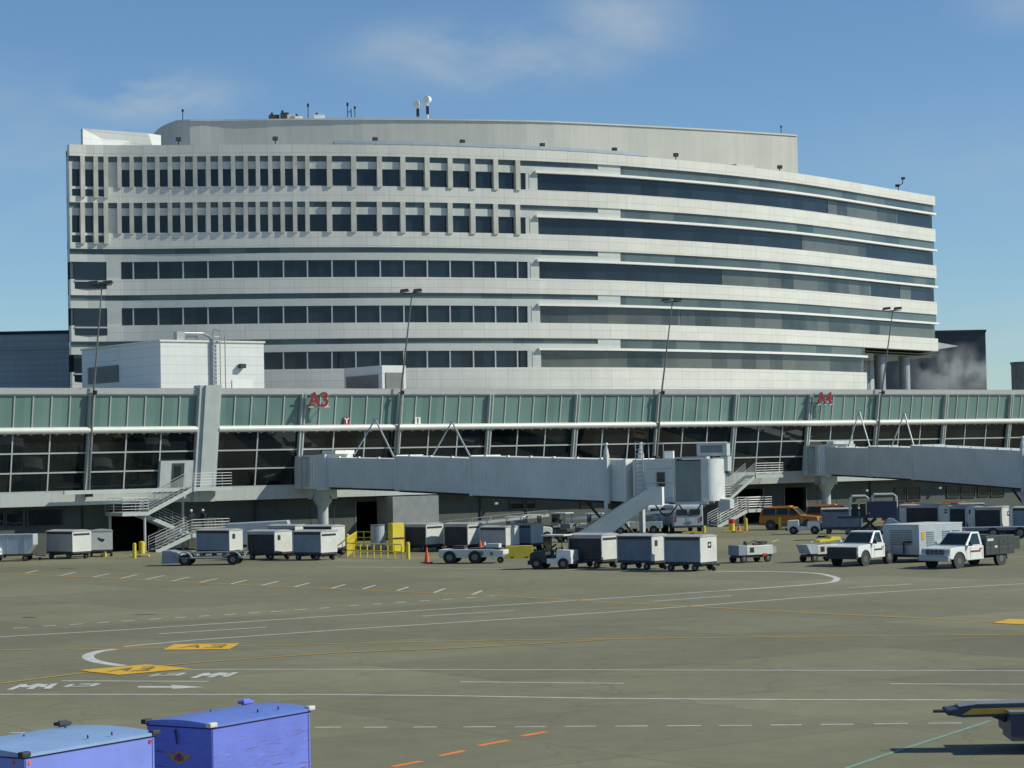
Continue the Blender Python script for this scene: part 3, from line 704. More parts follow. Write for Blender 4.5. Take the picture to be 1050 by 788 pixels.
# punched windows, left part
def window(sa,sb,z0,z1,o=-0.18,mull=None):
    w=MB(); band(w,sa,sb,z0,z1,o,-0.8,0,5); w=w.build('window','glass',bld)
    return w
for i in range(5):
    zt,zb=GT[i],GT[i]-GH; zm=(zt+zb)/2
    if i<2:
        nar=[374,412,452,491,530,569,607,648,685,724,763,800,838,876,914]
        xs=[(x/3,x/3+8.4) for x in nar]+[(317.7,338)]
        fx=[337.6,362.5,388.8,412.7,437.5,461,484.2,507.6,530.2]
        for a,c in zip(fx,fx[1:]): xs.append((a+3.2,c-3.2+0.6))
        xs.append((533.5,539.2))
        for a,c in xs: window(spx(a,zm),spx(c,zm),zb,zt)
        # wall between windows is shallow, the fins stand proud of it
        prev=sL2
        m=MB()
        edges_=[(spx(a,zm),spx(c,zm)) for a,c in xs]
        for a,c in edges_:
            if a-prev>0.02: band(m,prev,a,zb,zt,0.0,-0.8)
            prev=c
        band(m,prev,SM,zb,zt,0.0,-0.8); m.build('window_piers','spandrel',bld)
        fins=[x/3-2.1 for x in nar]+[315.2]+fx+[]
        for x in fins:
            s=spx(x,zm); f=MB(); w=0.19 if x<317 else 0.23
            band(f,s-w,s+w,GT[i]-GH-0.12,GT[i]+1.16,0.27,0.03,0,5); f.build('fin','stone',bld)
        for (a,c) in ((73.4,81.6),(86,95.5),(99.5,106.8)):
            window(spx(a,zm),spx(c,zm),zb-0.85,zt)
            l=MB(); band(l,spx(a,zm),spx(c,zm),zb-0.22,zb-0.1,-0.1,-0.17,0,5); l.build('glazing_bar','mullion',bld)
        for x in (84.0,97.8,108.6):
            s=spx(x,zm); f=MB(); band(f,s-0.2,s+0.2,zb-1.0,GT[i]+1.16,0.40,0.16,0,5); f.build('fin','stone',bld)
        m=MB(); 
        for a,c in ((0,spx(73.4,zm)),(spx(81.6,zm),spx(86,zm)),(spx(95.5,zm),spx(99.5,zm)),(spx(106.8,zm),sL1)):
            if c-a>0.03: band(m,a,c,zb-0.9,zt,0.155,-0.8)
        m.build('corner_piers','spandrel',bld)
    else:
        xs=[124,136.7,162.3,187.7,213.3,239,265,290.7,315.3,340.5,365,390,414.3,438.3,461.7,485.7,508.3,530.9,541.5]
        for a,c in zip(xs,xs[1:]):
            window(spx(a,zm)+0.04,spx(c,zm)-0.04,zb,zt)
        m=MB()
        for a in xs[1:-1]: s=spx(a,zm); band(m,s-0.06,s+0.06,zb,zt,-0.02,-0.7,0,5)
        band(m,spx(541.5,zm)-0.04,SM,zb,zt,0.0,-0.8); m.build('window_mullions','mullion',bld)
        window(spx(76,zm),spx(109.5,zm),zb-0.85,zt,0.14 if False else -0.05)
        q=MB(); band(q,spx(76,zm),sL1,zb-0.85,zb-0.005,0.135,0.13,0,5)
        q.build('corner_lower_pane','glass',bld)
        q=MB(); band(q,spx(76,zm),sL1,zb-0.24,zb-0.1,0.2,0.14,0,5); q.build('glazing_bar','mullion',bld)
        if i==2 or i==3: pass
# fix lower left bays of rows 1-2: glass set in the spandrel
for i in range(2):
    zt,zb=GT[i],GT[i]-GH
    for (a,c) in ((73.4,81.6),(86,95.5),(99.5,106.8)):
        zm=(zt+zb)/2
        q=MB(); band(q,spx(a,zm),spx(c,zm),zb-0.85,zb-0.23,0.17,0.152,0,5); q.build('corner_lower_pane','glass',bld)
# recess under the right end: glazed lobby wall and round columns
b=MB()
lob=[(32.6,34.0),(44.2,47.0),(44.0,52)]
b.add([(31.0,33.0,0),(43.6,49.0,0),(43.6,49.0,16.85),(31.0,33.0,16.85),(30.6,33.3,0),(43.2,49.3,0),(43.2,49.3,16.85),(30.6,33.3,16.85)],[(0,1,2,3),(7,6,5,4),(0,3,7,4),(1,5,6,2),(3,2,6,7),(0,4,5,1)])
b=b.build('lobby_glazing','acside',bld)
c=MB()
for z in (12.2,13.2,15.0): 
    c.tube((31.0,32.8,z),(43.6,48.8,z),0.06)
for k in range(8): c.tube((31.0+12.6*k/7,32.85+16*k/7,9),(31.0+12.6*k/7,32.85+16*k/7,16.8),0.05)
c.build('mullions','mullion',b)
for px in (915.5,940.5,892):
    s=spx(px,15); p=cof(s,-1.6 if px>900 else -3.2)
    MB().tube((p[0]-ORG.x,p[1]-ORG.y,0),(p[0]-ORG.x,p[1]-ORG.y,16.9),0.62,0.62,20).build('round_column','galv' if px>900 else 'dark',bld,smooth=False)
# canopy seen past the end
p=AT(972,345,262); b=MB(); b.add([(47.0,40,17.6),(51.3,42,18.2),(47.0,46,17.6),(47.0,40,18.9),(47.0,46,18.9)],[(0,1,2),(3,4,1),(0,3,1),(2,1,4),(0,2,4,3)]); b.build('pointed_canopy','mullion',bld)
# penthouse
PH=[(187,219.6),(230,219.9),(300,220.3),(400,221.4),(540,224.4),(640,228.6),(730,233.2),(817,238.6)]
pts=[(AT(x,125,D).x,D) for x,D in PH]; ZP=40.14
lp=[(AT(x,128,D).x,D) for x,D in ((156,230),(160,226.5),(167,223.3),(176,221.0))]
poly=[(x-ORG.x,y-ORG.y) for x,y in catmull(lp+pts,4)]+[(28,60),(-33,56)]
b=MB(); b.vprism(poly,TOP-0.5,ZP); b.build('penthouse','pent',bld)
b=MB(); b.vprism([(x*1.0,y) for x,y in [(p[0],p[1]-0.12) for p in poly[:-2]]+[(28,60),(-33,56)]],ZP+0.003,ZP+0.16); b.build('penthouse_coping','panel',bld)
def tubebox_(mb,p,q,w,h):
    d=Vector((q[0]-p[0],q[1]-p[1],0)).normalized();n=Vector((-d.y,d.x,0))*w/2
    vs=[]
    for c in (p,q):
        for sx,sz in ((-1,-1),(1,-1),(1,1),(-1,1)): vs.append((c[0]+n.x*sx,c[1]+n.y*sx,c[2]+sz*h/2))
    mb.add(vs,[(0,1,2,3),(7,6,5,4),(0,4,5,1),(1,5,6,2),(2,6,7,3),(3,7,4,0)])
# roof gutter rail / davit track along the parapet on the penthouse side
b=MB()
for a,c in [(344,672)]:
    P=[]
    for k in range(13):
        px=a+(c-a)*k/12; q=AT(px,0,0.0+1) if False else None
        s=spx(px,TOP); pt=cof(s,-1.2); P.append((pt[0]-ORG.x,pt[1]-ORG.y,TOP+0.42))
    for p,q in zip(P,P[1:]):
        tubebox_(b,p,q,0.25,0.3)
    for p in P[::3]: b.tube((p[0],p[1],TOP-0.4),p,0.08)
b.build('roof_rail','acside',bld)
# floodlights standing on the parapet
for px in (182,283,388,480,564,640,704,812):
    s=spx(px,TOP); p=cof(s,-1.5)
    zt=proj((p[0],p[1],TOP))[1]
    b=MB(); b.tube((p[0]-ORG.x,p[1]-ORG.y,TOP-0.45),(p[0]-ORG.x,p[1]-ORG.y,TOP+0.6),0.05); b.box((p[0]-ORG.x,p[1]-ORG.y-0.1,TOP+0.75),(0.42,0.4,0.34),0.3); b.build('roof_floodlight','dark',bld)
# white screen wall on the roof at far left
a=AT(85,150,206);c=AT(152,150,211)
b=MB(); n=Vector((-(c-a).y,(c-a).x,0)).normalized()*0.3
zA=AT(85,132,206).z; zB=AT(147,137,211).z; e=AT(165,139,213.5)
vs=[(a.x,a.y,TOP-.5),(e.x,e.y,TOP-.5),(e.x,e.y,e.z),(c.x,c.y,zB),(a.x,a.y,zA)]; vs=[(x-ORG.x,y-ORG.y,z) for x,y,z in vs]
b.add(vs+[(x+n.x,y+n.y,z) for x,y,z in vs],[(0,1,2,3,4),(9,8,7,6,5)]+[(i,i+5,(i+1)%5+5,(i+1)%5) for i in range(5)],[[(x,z) for x,y,z in vs],[(x,z) for x,y,z in vs][::-1]]+[[(0,0)]*4]*5)
b.rng(a.x-0.4,a.x+0.4,a.y-ORG.y,a.y-ORG.y+3,TOP-.5,zA-0.3) if False else None
b.build('roof_screen_wall','boxwhite',bld)
b=MB(); w=AT(135,148,209); b.box((w.x-ORG.x,w.y-ORG.y-0.6,TOP+0.1),(5.0,0.8,0.9),0.1); b.build('roof_duct','louver',bld)
w=AT(757,164,229); b=MB(); b.box((w.x-ORG.x,w.y-ORG.y,TOP+0.45),(2.6,2.0,0.9),0.7); b.build('roof_hatch','panel',bld)

# rooftop equipment standing on the penthouse, each a thing
def dish(px,py0,py1,D,label):
    g0=AT(px,py1,D); h=AT(px,py0,D).z-ZP
    t=thing('microwave_antenna',label,'antenna',(g0.x,D,ZP+0.16),0,'drum antennas on the penthouse')
    MB().tube((0,0,0),(0,0,h*0.75),0.09).build('pole','sign',t)
    b=MB(); b.tube((-0.12,-0.25,h*0.82),(0.12,0.2,h*0.82),0.36,0.36,14); b.build('drum','sign',t)
    MB().box((0,-0.05,h*0.42),(0.28,0.3,0.8)).build('radio_unit','dark',t)
dish(428.5,105,119,224,'small drum antenna on a pole, left one of the pair on the penthouse roof')
dish(438.5,99,119,224,'taller drum antenna on a pole, right one of the pair on the penthouse roof')
def whip(px,py0,py1,D,label,n=1):
    g0=AT(px,py1,D); h=AT(px,py0,D).z-g0.z
    t=thing('whip_antenna',label,'antenna',(g0.x,D,g0.z),0,'thin antennas on the roof')
    MB().tube((0,0,0),(0,0,h),0.045).build('pole','dark',t)
    b=MB(); b.box((0,0,h*0.85),(0.2,0.15,h*0.2)); b.build('head','dark',t)
    if n>1: b=MB(); b.tube((0.35,0,0),(0.35,0,h*0.55),0.05); b.tube((0,0,h*.35),(0.35,0,h*.35),0.04); b.build('side_arm','dark',t)
whip(187.5,112,123.5,220,'short antenna with reddish tip at the left end of the penthouse roof')
whip(316,106,121,222,'thin antenna behind the white roof units')
whip(356.5,105,120.5,222,'double thin antenna right of the roof units',2)
whip(364,109,120.5,222,'thin antenna next to the double one on the penthouse roof')
whip(801,129,136.5,242,'short red and black beacon rod near the right end of the penthouse')
def roofunit(px,w,h,D,label,m='sign'):
    g0=AT(px,120,D)
    t=thing('roof_unit',label,'roof unit',(g0.x,D,ZP+0.16),0.2,'small units on the penthouse roof')
    MB().box((0,0,h/2+0.15),(w,0.8,h)).build('casing',m,t)
    b=MB(); 
    for x in (-w*.4,w*.4): b.rng(x-.05,x+.05,-.4,.4,0,.15)
    b.tube((-w*.2,0,h+.15),(-w*.2,0,h+0.4),0.12,0.12,8); b.build('feet_and_vent','dark',t)
roofunit(281,1.0,0.5,222,'dark low unit at the left of the penthouse roof units','dark'); roofunit(291,0.6,0.7,222,'small dark box between two roof units','dark')
roofunit(297,0.9,0.55,222.5,'white roof unit beside the small dark box'); roofunit(306,0.8,0.3,222,'flat white roof unit left of the thin antenna'); roofunit(327,1.1,0.4,222,'wide flat white roof unit nearest the double antenna')
g0=AT(921,188,247); t=thing('weather_mast','small twin headed mast on the roof edge near the right end','antenna',(g0.x,g0.y,TOP-0.4))
MB().path([(0,0,0),(0,0,1.0),(0.5,0,1.3),(0.5,0,1.8)],0.05).build('pole','dark',t); b=MB(); b.box((0.55,0,1.85),(0.4,0.2,0.25)); b.box((-0.1,0,1.05),(0.45,0.2,0.3)); b.build('head','dark',t)

# ================================================================ ROOFTOP BLOCKS ON THE TERMINAL
c=AT(165,400,178); base=Vector((c.x,c.y,ZR+0.05))
t=thing('rooftop_plant_room','white panelled plant room on the concourse roof with ladder and louvre','building',base,TANG)
H=AT(165,350.5,178).z-base.z
Lx=(AT(265,352,184.2)-Vector((c.x,c.y,0))).to_2d().dot(U.to_2d())
b=MB(); b.vprism([(0,0),(Lx,0),(Lx,14.5),(-0.0,14.5)],0,H); b.build('wall','boxwhite',t)
b=MB(); b.vprism([(-0.1,-0.1),(Lx+0.1,-0.1),(Lx+0.1,14.6),(-0.1,14.6)],H+0.003,H+0.16); b.build('coping','panel',t)
lv=MB(); lv.rng(-0.06,-0.01,7.5,13.2,H-2.9,H-1.5); lv=lv.build('louvre','louver',t)
b=MB()
for k in range(7): b.rng(-0.14,-0.061,7.5,13.2,H-2.85+k*0.2,H-2.78+k*0.2)
b.build('louvre_blades','jetdark',lv)
ld=MB(); xs=Lx*0.5
for dx in (-0.05,0.5): ld.tube((xs+dx,-0.3,0),(xs+dx,-0.3,H+0.9),0.045)
for k in range(14): ld.tube((xs-.05,-0.3,0.3+k*0.32),(xs+.5,-0.3,0.3+k*0.32),0.03)
ld.tube((xs+0.85,-0.5,0),(xs+0.85,-0.5,H+0.6),0.05); ld.path([(xs+0.5,-.3,H+.9),(xs+.35,0.4,H+1.1),(xs+.3,1.0,H+0.2)],0.045)
ld.build('ladder','galv',t)
pp=MB(); pp.path([(xs-2.6,0.6,H+0.15),(xs-2.6,0.6,H+0.75),(xs-0.5,0.6,H+0.75),(xs-0.15,0.4,H+0.5),(xs-0.15,-0.12,H+.2),(xs-0.15,-0.12,0)],0.1,8); pp.path([(xs-1.9,0.9,H+.15),(xs-1.9,.9,H+.5),(xs-.9,.9,H+.5),(xs-.9,.9,H+.15)],0.07); pp.box((xs-2.7,0.6,H+0.5),(0.7,0.6,0.7)); pp.build('pipework','galv',t)
b=MB(); b.box((Lx*0.77,-0.25,H-1.9),(0.5,0.4,0.35)); b.build('wall_lamp','dark',t)
b=MB(); b.rng(Lx*0.68,Lx*0.88,-0.06,-0.01,0,1.0); b.build('access_door','shade',t)
c=AT(392,400,186.5); t=thing('rooftop_vent_housing','small white vent housing with grey louvred sides on the concourse roof','vent',(c.x,c.y,ZR+0.05),TANG)
H2=AT(392,374.8,186.5).z-ZR-0.05; L2=(AT(411,376,188.5)-Vector((c.x,c.y,0))).to_2d().dot(U.to_2d())
b=MB(); b.vprism([(0,0),(L2,0),(L2,6.0),(0,6.0)],0,H2); b.build('housing','boxwhite',t)
b=MB(); b.rng(-0.08,-0.01,0.6,5.6,0.1,H2-0.75); b.rng(0.35,L2-0.3,-0.08,-0.01,0.1,H2-0.6); b.build('louvre','louver',t)

# ================================================================ OTHER BUILDINGS
def slab_building(name,label,x0,x1,py,D,m,depth=30,yaw=0):
    a=AT(x0,400,D);c=AT(x1,400,D);z=AT((x0+x1)/2,py,D).z
    t=thing(name,label,'building',((a.x+c.x)/2,D+depth/2,0),yaw)
    w=(c.x-a.x)/2
    b=MB(); b.vprism([(-w,-depth/2),(w,-depth/2),(w,depth/2),(-w,depth/2)],0,z); b.build('wall',m,t)
    b=MB(); b.rng(-w-.1,w+.1,-depth/2-.12,depth/2,z+0.003,z+0.35); b.build('roof_edge','dark',t)
    return t,w,z,depth
t,w,z,dp=slab_building('dark_hall','dark blue grey corrugated hall at the left edge behind the concourse',-60,90,343.5,228,'darkbld')
b=MB(); b.rng(-w-.05,w-0.2,-dp/2-.16,-dp/2-0.01,z-1.55,z-0.02); b.build('upper_band','darkbld',t)
b=MB(); b.rng(-w,w-1.0,-dp/2-2.2,-dp/2-.01,0,14.3); b.build('lower_annex','acside',t)
b=MB(); b.rng(-w,w-3.5,-dp/2-2.4,-dp/2-2.21,13.0,14.0); b.build('brown_strip','ochre' if False else 'service',t)
t,w,z,dp=slab_building('dark_hall','dark windowless hall behind drifting steam right of the white office building',945,1012,341.5,300,'farbld')
b=MB(); 
for k in range(5): b.rng(-w+k*2.1,-w+k*2.1+0.12,-dp/2-.05,-dp/2-.01,z-8,z-3)
b.build('wall_ribs','dark',t)
a=AT(1052,400,280); t=thing('grey_stair_tower','plain grey tower showing above the concourse at the right edge','building',(a.x,280,0))
zz=AT(1045,374,280).z
MB().tube((0,0,0),(0,0,zz),1.75,1.75,20).build('wall','fargrey',t); MB().tube((0,0,zz+.002),(0,0,zz+.3),1.85,1.85,20).build('roof_edge','jetdark',t)
# steam
def steam(px,py,D,r,dens):
    m=bpy.data.materials.new('steam_volume');m.use_nodes=True;nt=m.node_tree;N=nt.nodes;L=nt.links;N.remove(N['Principled BSDF'])
    v=N.new('ShaderNodeVolumePrincipled');v.inputs['Color'].default_value=(0.93,0.97,1.0,1);v.inputs['Anisotropy'].default_value=0.0
    tc=N.new('ShaderNodeTexCoord');n=N.new('ShaderNodeTexNoise');n.inputs['Scale'].default_value=0.35;n.inputs['Detail'].default_value=5;L.new(tc.outputs['Object'],n.inputs['Vector'])
    g_=N.new('ShaderNodeVectorMath');g_.operation='LENGTH';dv=N.new('ShaderNodeVectorMath');dv.operation='DIVIDE';L.new(tc.outputs['Object'],dv.inputs[0]);dv.inputs[1].default_value=r;L.new(dv.outputs[0],g_.inputs[0])
    mr=N.new('ShaderNodeMapRange');mr.inputs['From Min'].default_value=1.0;mr.inputs['From Max'].default_value=0.1;L.new(g_.outputs['Value'],mr.inputs['Value'])
    m2=N.new('ShaderNodeMapRange');m2.inputs['From Min'].default_value=0.42;m2.inputs['From Max'].default_value=0.7;L.new(n.outputs['Fac'],m2.inputs['Value'])
    mu=N.new('ShaderNodeMath');mu.operation='MULTIPLY';L.new(mr.outputs[0],mu.inputs[0]);L.new(m2.outputs[0],mu.inputs[1])
    md=N.new('ShaderNodeMath');md.operation='MULTIPLY';L.new(mu.outputs[0],md.inputs[0]);md.inputs[1].default_value=dens;L.new(md.outputs[0],v.inputs['Density'])
    L.new(v.outputs[0],N['Material Output'].inputs['Volume']);M['steam']=m
    c=AT(px,py,D);me=bpy.data.meshes.new('steam');bm=bmesh.new();bmesh.ops.create_icosphere(bm,subdivisions=3,radius=1.0)
    for vv in bm.verts: vv.co=Vector((vv.co.x*r[0],vv.co.y*r[1],vv.co.z*r[2]))
    bm.to_mesh(me);bm.free();me.materials.append(m);o=bpy.data.objects.new('steam',me);COL.objects.link(o);o.location=c
    tag(o,'pale steam drifting in front of the dark hall on the right','steam');o['kind']='stuff'
steam(974,386,268,(7.0,3,4.6),0.55)
# ================================================================ PASSENGER BRIDGES
def on_line(A,B,t): return (A[0]+(B[0]-A[0])*t,A[1]+(B[1]-A[1])*t)
def P2(px,D):  # plan position of photo column px at distance D
    q=AT(px,460,D); return (q.x,q.y)
def tubebox(mb,a,c,w,za,zb,ha,hb,mi=0):
    d=Vector((c[0]-a[0],c[1]-a[1],0)).normalized();n=Vector((-d.y,d.x,0))*w/2
    A=Vector((a[0],a[1],0));C=Vector((c[0],c[1],0))
    vs=[A-n+Vector((0,0,za)),A+n+Vector((0,0,za)),A+n+Vector((0,0,za+ha)),A-n+Vector((0,0,za+ha)),C-n+Vector((0,0,zb)),C+n+Vector((0,0,zb)),C+n+Vector((0,0,zb+hb)),C-n+Vector((0,0,zb+hb))]
    mb.add(vs,[(0,1,2,3),(7,6,5,4),(0,4,5,1),(1,5,6,2),(2,6,7,3),(3,7,4,0)],None,mi)
def bridge(label,rp,line,secs,cab,leg_t):
    """rp plan position of the rotunda; line plan A->B; secs (t0,t1,z0,z1,h,w)"""
    o=Vector((rp[0],rp[1],0)); t=thing('passenger_bridge',label,'jet bridge',o,0,'passenger bridges'); 
    A=(line[0][0]-o.x,line[0][1]-o.y);B=(line[1][0]-o.x,line[1][1]-o.y)
    d=Vector((B[0]-A[0],B[1]-A[1],0)).normalized(); n=Vector((-d.y,d.x,0)); ang=math.atan2(d.y,d.x)
    zt=secs[0][2]; h=secs[0][4]
    b=MB(); b.tube((0,0,zt+0.05),(0,0,zt+h+0.05),1.45,1.45,32); b.build('rotunda','rotmetal',t,smooth=False)
    b=MB(); b.tube((0,0,zt+h+0.052),(0,0,zt+h+0.22),1.55,1.55,32); b.tube((0,0,zt-0.12),(0,0,zt+0.048),1.55,1.55,32); b.build('rotunda_rims','jet',t)
    for k in range(28):
        pass
    b=MB()
    for k in range(40):
        a_=2*math.pi*k/40; b.tube((1.46*math.cos(a_),1.46*math.sin(a_),zt+0.06),(1.46*math.cos(a_),1.46*math.sin(a_),zt+h),0.035,0.035,4)
    b.build('rotunda_slats','jet',t)
    # stub to the building and collar
    wn=(-NO.x,-NO.y); dist=abs((o-P0).dot(NO))-0.2
    b=MB(); tubebox(b,(wn[0]*0.9,wn[1]*0.9),(wn[0]*dist,wn[1]*dist),2.9,zt-0.1,zt-0.1,h+0.25,h+0.25); b.build('building_stub','jet',t)
    c0=(A[0]-d.x*0.9,A[1]-d.y*0.9)
    b=MB(); tubebox(b,c0,(A[0]+d.x*0.15,A[1]+d.y*0.15),2.95,zt-0.25,zt-0.25,h+0.5,h+0.5); b.build('collar','jet',t)
    b=MB(); b.box((A[0]+d.x*.1,A[1]+d.y*.1,zt+h+0.4),(1.5,2.0,0.28),ang); b.build('collar_cap','sign',t)
    # pedestal
    b=MB(); b.tube((0,0,0),(0,0,zt-0.9),0.42,0.42,18); b.box((0,0,zt-0.55),(1.6,1.6,0.8),ang); b.tube((0,0,zt-1.6),(0,0,zt-0.9),0.42,0.85,18); b.tube((0,0,0.0),(0,0,0.12),0.8,0.8,12)
    b.build('pedestal','pilaster',t)
    b=MB(); b.path([(0.5,-0.5,zt-.5),(1.0,-0.6,zt-1.4),(0.8,-0.6,1.2)],0.03); b.path([(-0.6,-0.5,zt-.5),(-1.0,-0.6,zt-1.8),(-0.8,-0.6,.8)],0.03); b.build('cables','dark',t)
    for (t0,t1,z0,z1,h,w) in secs:
        a=on_line(A,B,t0);c=on_line(A,B,t1);L_=math.dist(a,c)
        s=MB(); tubebox(s,a,c,w,z0,z1,h,h)
        s=s.build('tunnel_section','jet',t)
        nrib=int(L_/0.36)
        for sgn in (-1,1):
            r=MB()
            for i in range(1,nrib):
                q=i/nrib; p=on_line(a,c,q); z=z0+(z1-z0)*q
                cx=p[0]+n.x*sgn*(w/2+0.006);cy=p[1]+n.y*sgn*(w/2+0.006)
                r.box((cx,cy,z+h/2),(0.10,0.014,h-0.3),ang)
            r.build('side_ribs','jet',s)
        for q,zz in ((a,z0),(c,z1)):
            e=MB()
            p1=(q[0]-d.x*0.12,q[1]-d.y*0.12);p2=(q[0]+d.x*0.12,q[1]+d.y*0.12)
            tubebox(e,p1,p2,w+0.12,zz-0.05,zz-0.05,h+0.12,h+0.12)
            e.build('end_frame','jet',s)
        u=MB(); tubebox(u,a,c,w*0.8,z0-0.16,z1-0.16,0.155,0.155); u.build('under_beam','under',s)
        l=MB()
        for i in range(0,int(L_/2.2)):
            p=on_line(a,c,(i+0.5)*2.2/L_); z=z0+(z1-z0)*(i+0.5)*2.2/L_+h; l.box((p[0]-n.x*w*.35,p[1]-n.y*w*.35,z+0.06),(0.22,0.16,0.11),ang)
        l.build('roof_fittings','sign',s)
    # drive column: two legs on wheel bogie
    p=on_line(A,B,leg_t); zz=secs[-1][2]+(secs[-1][3]-secs[-1][2])*max(0,(leg_t-secs[-1][0])/(secs[-1][1]-secs[-1][0])); w=secs[-1][5]
    b=MB()
    for sgn in (-1,1):
        x=p[0]+n.x*sgn*(w/2+0.35);y=p[1]+n.y*sgn*(w/2+0.35)
        b.box((x,y,(0.9+zz+secs[-1][4]+.35)/2),(0.34,0.26,zz+secs[-1][4]-.55),ang)
        b.tube((x,y,zz+secs[-1][4]+.3),(x,y,zz+secs[-1][4]+.75),0.2,0.14,10); b.tube((x,y,zz+secs[-1][4]+.75),(x,y,zz+secs[-1][4]+1.0),0.09,0.09,10); b.tube((x,y,zz+secs[-1][4]+1.0),(x,y,zz+secs[-1][4]+1.15),0.17,0.12,10)
    b.build('lift_columns','jetpale',t)
    b=MB(); b.box((p[0],p[1],0.85),(0.9,w+0.9,0.5),ang); b.box((p[0],p[1],zz-0.35),(0.6,w+0.9,0.35),ang); b.build('bogie_beam','under',t)
    for sgn in (-1,1):
        for e_ in (-.32,.32):
            x=p[0]+n.x*(sgn*(w/2-0.2)+e_);y=p[1]+n.y*(sgn*(w/2-0.2)+e_)
            MB().tube((x-n.x*.14,y-n.y*.14,0.5),(x+n.x*.14,y+n.y*.14,0.5),0.5,0.5,20).build('wheel','rubber',t)
    b=MB()
    q=on_line(A,B,leg_t-0.1)
    for sgn in (-1,1):
        b.tube((p[0]+n.x*sgn,p[1]+n.y*sgn,0.95),(q[0]+n.x*sgn,q[1]+n.y*sgn,secs[-1][2]-0.1),0.09)
    b.build('braces','under',t)
    if cab:
        e=B; z=secs[-1][3]; h=secs[-1][4]
        ang=R(-12); d=Vector((math.cos(ang),math.sin(ang),0)); n=Vector((-d.y,d.x,0))
        e=(B[0]-d.x*0.3,B[1]-d.y*0.3)
        def pt(a_,b_): return (e[0]+d.x*a_+n.x*b_, e[1]+d.y*a_+n.y*b_)
        W=3.4
        b=MB(); tubebox(b,pt(0.12,0),pt(3.05,0),W,z-.05,z-.05,h+.05,h+.05); b.build('service_bay','jet',t)
        b=MB()
        tubebox(b,pt(1.75,-W/2-0.03),pt(2.3,-W/2-0.03),0.06,z+1.0,z+1.0,0.95,0.95); b.build('bay_window','cglass',t)
        b=MB()
        for dz in (0.02,2.05,1.05): 
            b.tube((*pt(1.0,-W/2-0.55),z+dz+0.2),(*pt(2.9,-W/2-0.55),z+dz+0.2),0.03)
        for a_ in (1.0,1.9,2.9): b.tube((*pt(a_,-W/2-0.55),z-.1),(*pt(a_,-W/2-0.55),z+1.25),0.03)
        tubebox(b,pt(0.9,-W/2-0.3),pt(3.0,-W/2-0.3),0.6,z-.1,z-.1,0.08,0.08)
        b.build('service_platform','galv',t)
        l=MB()
        for a_ in (0.35,0.85): l.tube((*pt(a_,-W/2-0.15),z+0.3),(*pt(a_,-W/2-0.15),z+h+1.2),0.03)
        for k in range(11): l.tube((*pt(0.35,-W/2-0.15),z+0.5+k*.3),(*pt(0.85,-W/2-0.15),z+0.5+k*.3),0.022)
        for a_ in (1.2,2.2): l.tube((*pt(a_,-W/2+.2),z+h),(*pt(a_,-W/2+.2),z+h+1.1),0.03)
        l.tube((*pt(.85,-W/2+.2),z+h+1.1),(*pt(2.2,-W/2+.2),z+h+1.1),0.03)
        l.build('ladder','galv',t)
        b=MB(); b.box((*pt(2.4,0),z+h+0.3),(0.6,0.6,0.5),ang); b.build('roof_unit','sign',t)
        b=MB(); tubebox(b,pt(3.052,0),pt(4.75,0),W+0.2,z-.05,z-.05,h-0.1,h-0.1); b.build('cab_shutter','shutter',t)
        b=MB(); tubebox(b,pt(3.0,0),pt(5.2,0),W+0.5,z+h-0.02,z+h-0.02,0.14,0.14); tubebox(b,pt(3.0,0),pt(5.2,0),W+0.5,z-.25,z-.25,0.19,0.19); b.build('cab_frame','jetpale',t)
        # rounded cab nose
        c0=pt(4.76,0); poly=[pt(4.76,-W/2-.1)]
        for k in range(25):
            a_=-90+k*180/24; poly.append(pt(5.15+1.0*math.cos(R(a_)),(W/2+0.1)*math.sin(R(a_))))
        poly.append(pt(4.76,W/2+.1))
        b=MB(); b.vprism(poly,z-.05,z+h-0.05); b.build('cab_nose','jetend',t)
        # canopy bellows on the aircraft side, tipped up
        b=MB(); tubebox(b,pt(4.3,.9),pt(6.35,.9),2.0,z+h+.15,z+h+.15,.85,.85); tubebox(b,pt(5.9,.9),pt(6.4,.9),2.1,z+h-.9,z+h-.9,1.0,1.0); b.build('canopy_hood','pilaster',t)
        b=MB(); b.box((*pt(5.3,-.115),z+h+0.62),(1.5,0.03,0.5),ang); b.build('hood_window','jetdark',t); b=MB(); tubebox(b,pt(5.8,0.2),pt(6.6,0.2),2.6,z-.9,z-.6,1.0,.6); b.build('floor_bumper','pilaster',t)
        # hoses looping under the cab
        for k in range(2):
            x0=1.6+k*1.6; P=[]
            for i in range(9):
                q=i/8; P.append((*pt(x0+q*1.5,-W/2+0.1),z-.25-math.sin(q*math.pi)*(0.75)))
            MB().path(P,0.05,6).build('cable_loop','dark',t)
    return t
jb=bridge('grey passenger bridge reaching right from beside the A3 letters, cab and stair at its end',P2(330,175.5),(P2(346,174.6),P2(655,153.8)),
  [(0.0,0.30,4.48,4.22,2.28,2.4),(0.26,0.56,4.22,3.86,2.55,2.7),(0.52,1.0,3.80,3.33,2.83,3.0)],True,0.955)
jb2=bridge('grey passenger bridge at the right edge, beyond the A4 letters, its cab outside the picture',P2(846,207.6),(P2(861,206.6),P2(1100,166.5)),
  [(0.0,0.25,4.36,4.15,2.48,2.4),(0.22,0.46,4.2,3.95,2.62,2.7),(0.43,1.0,3.95,3.2,2.85,3.0)],False,0.9)
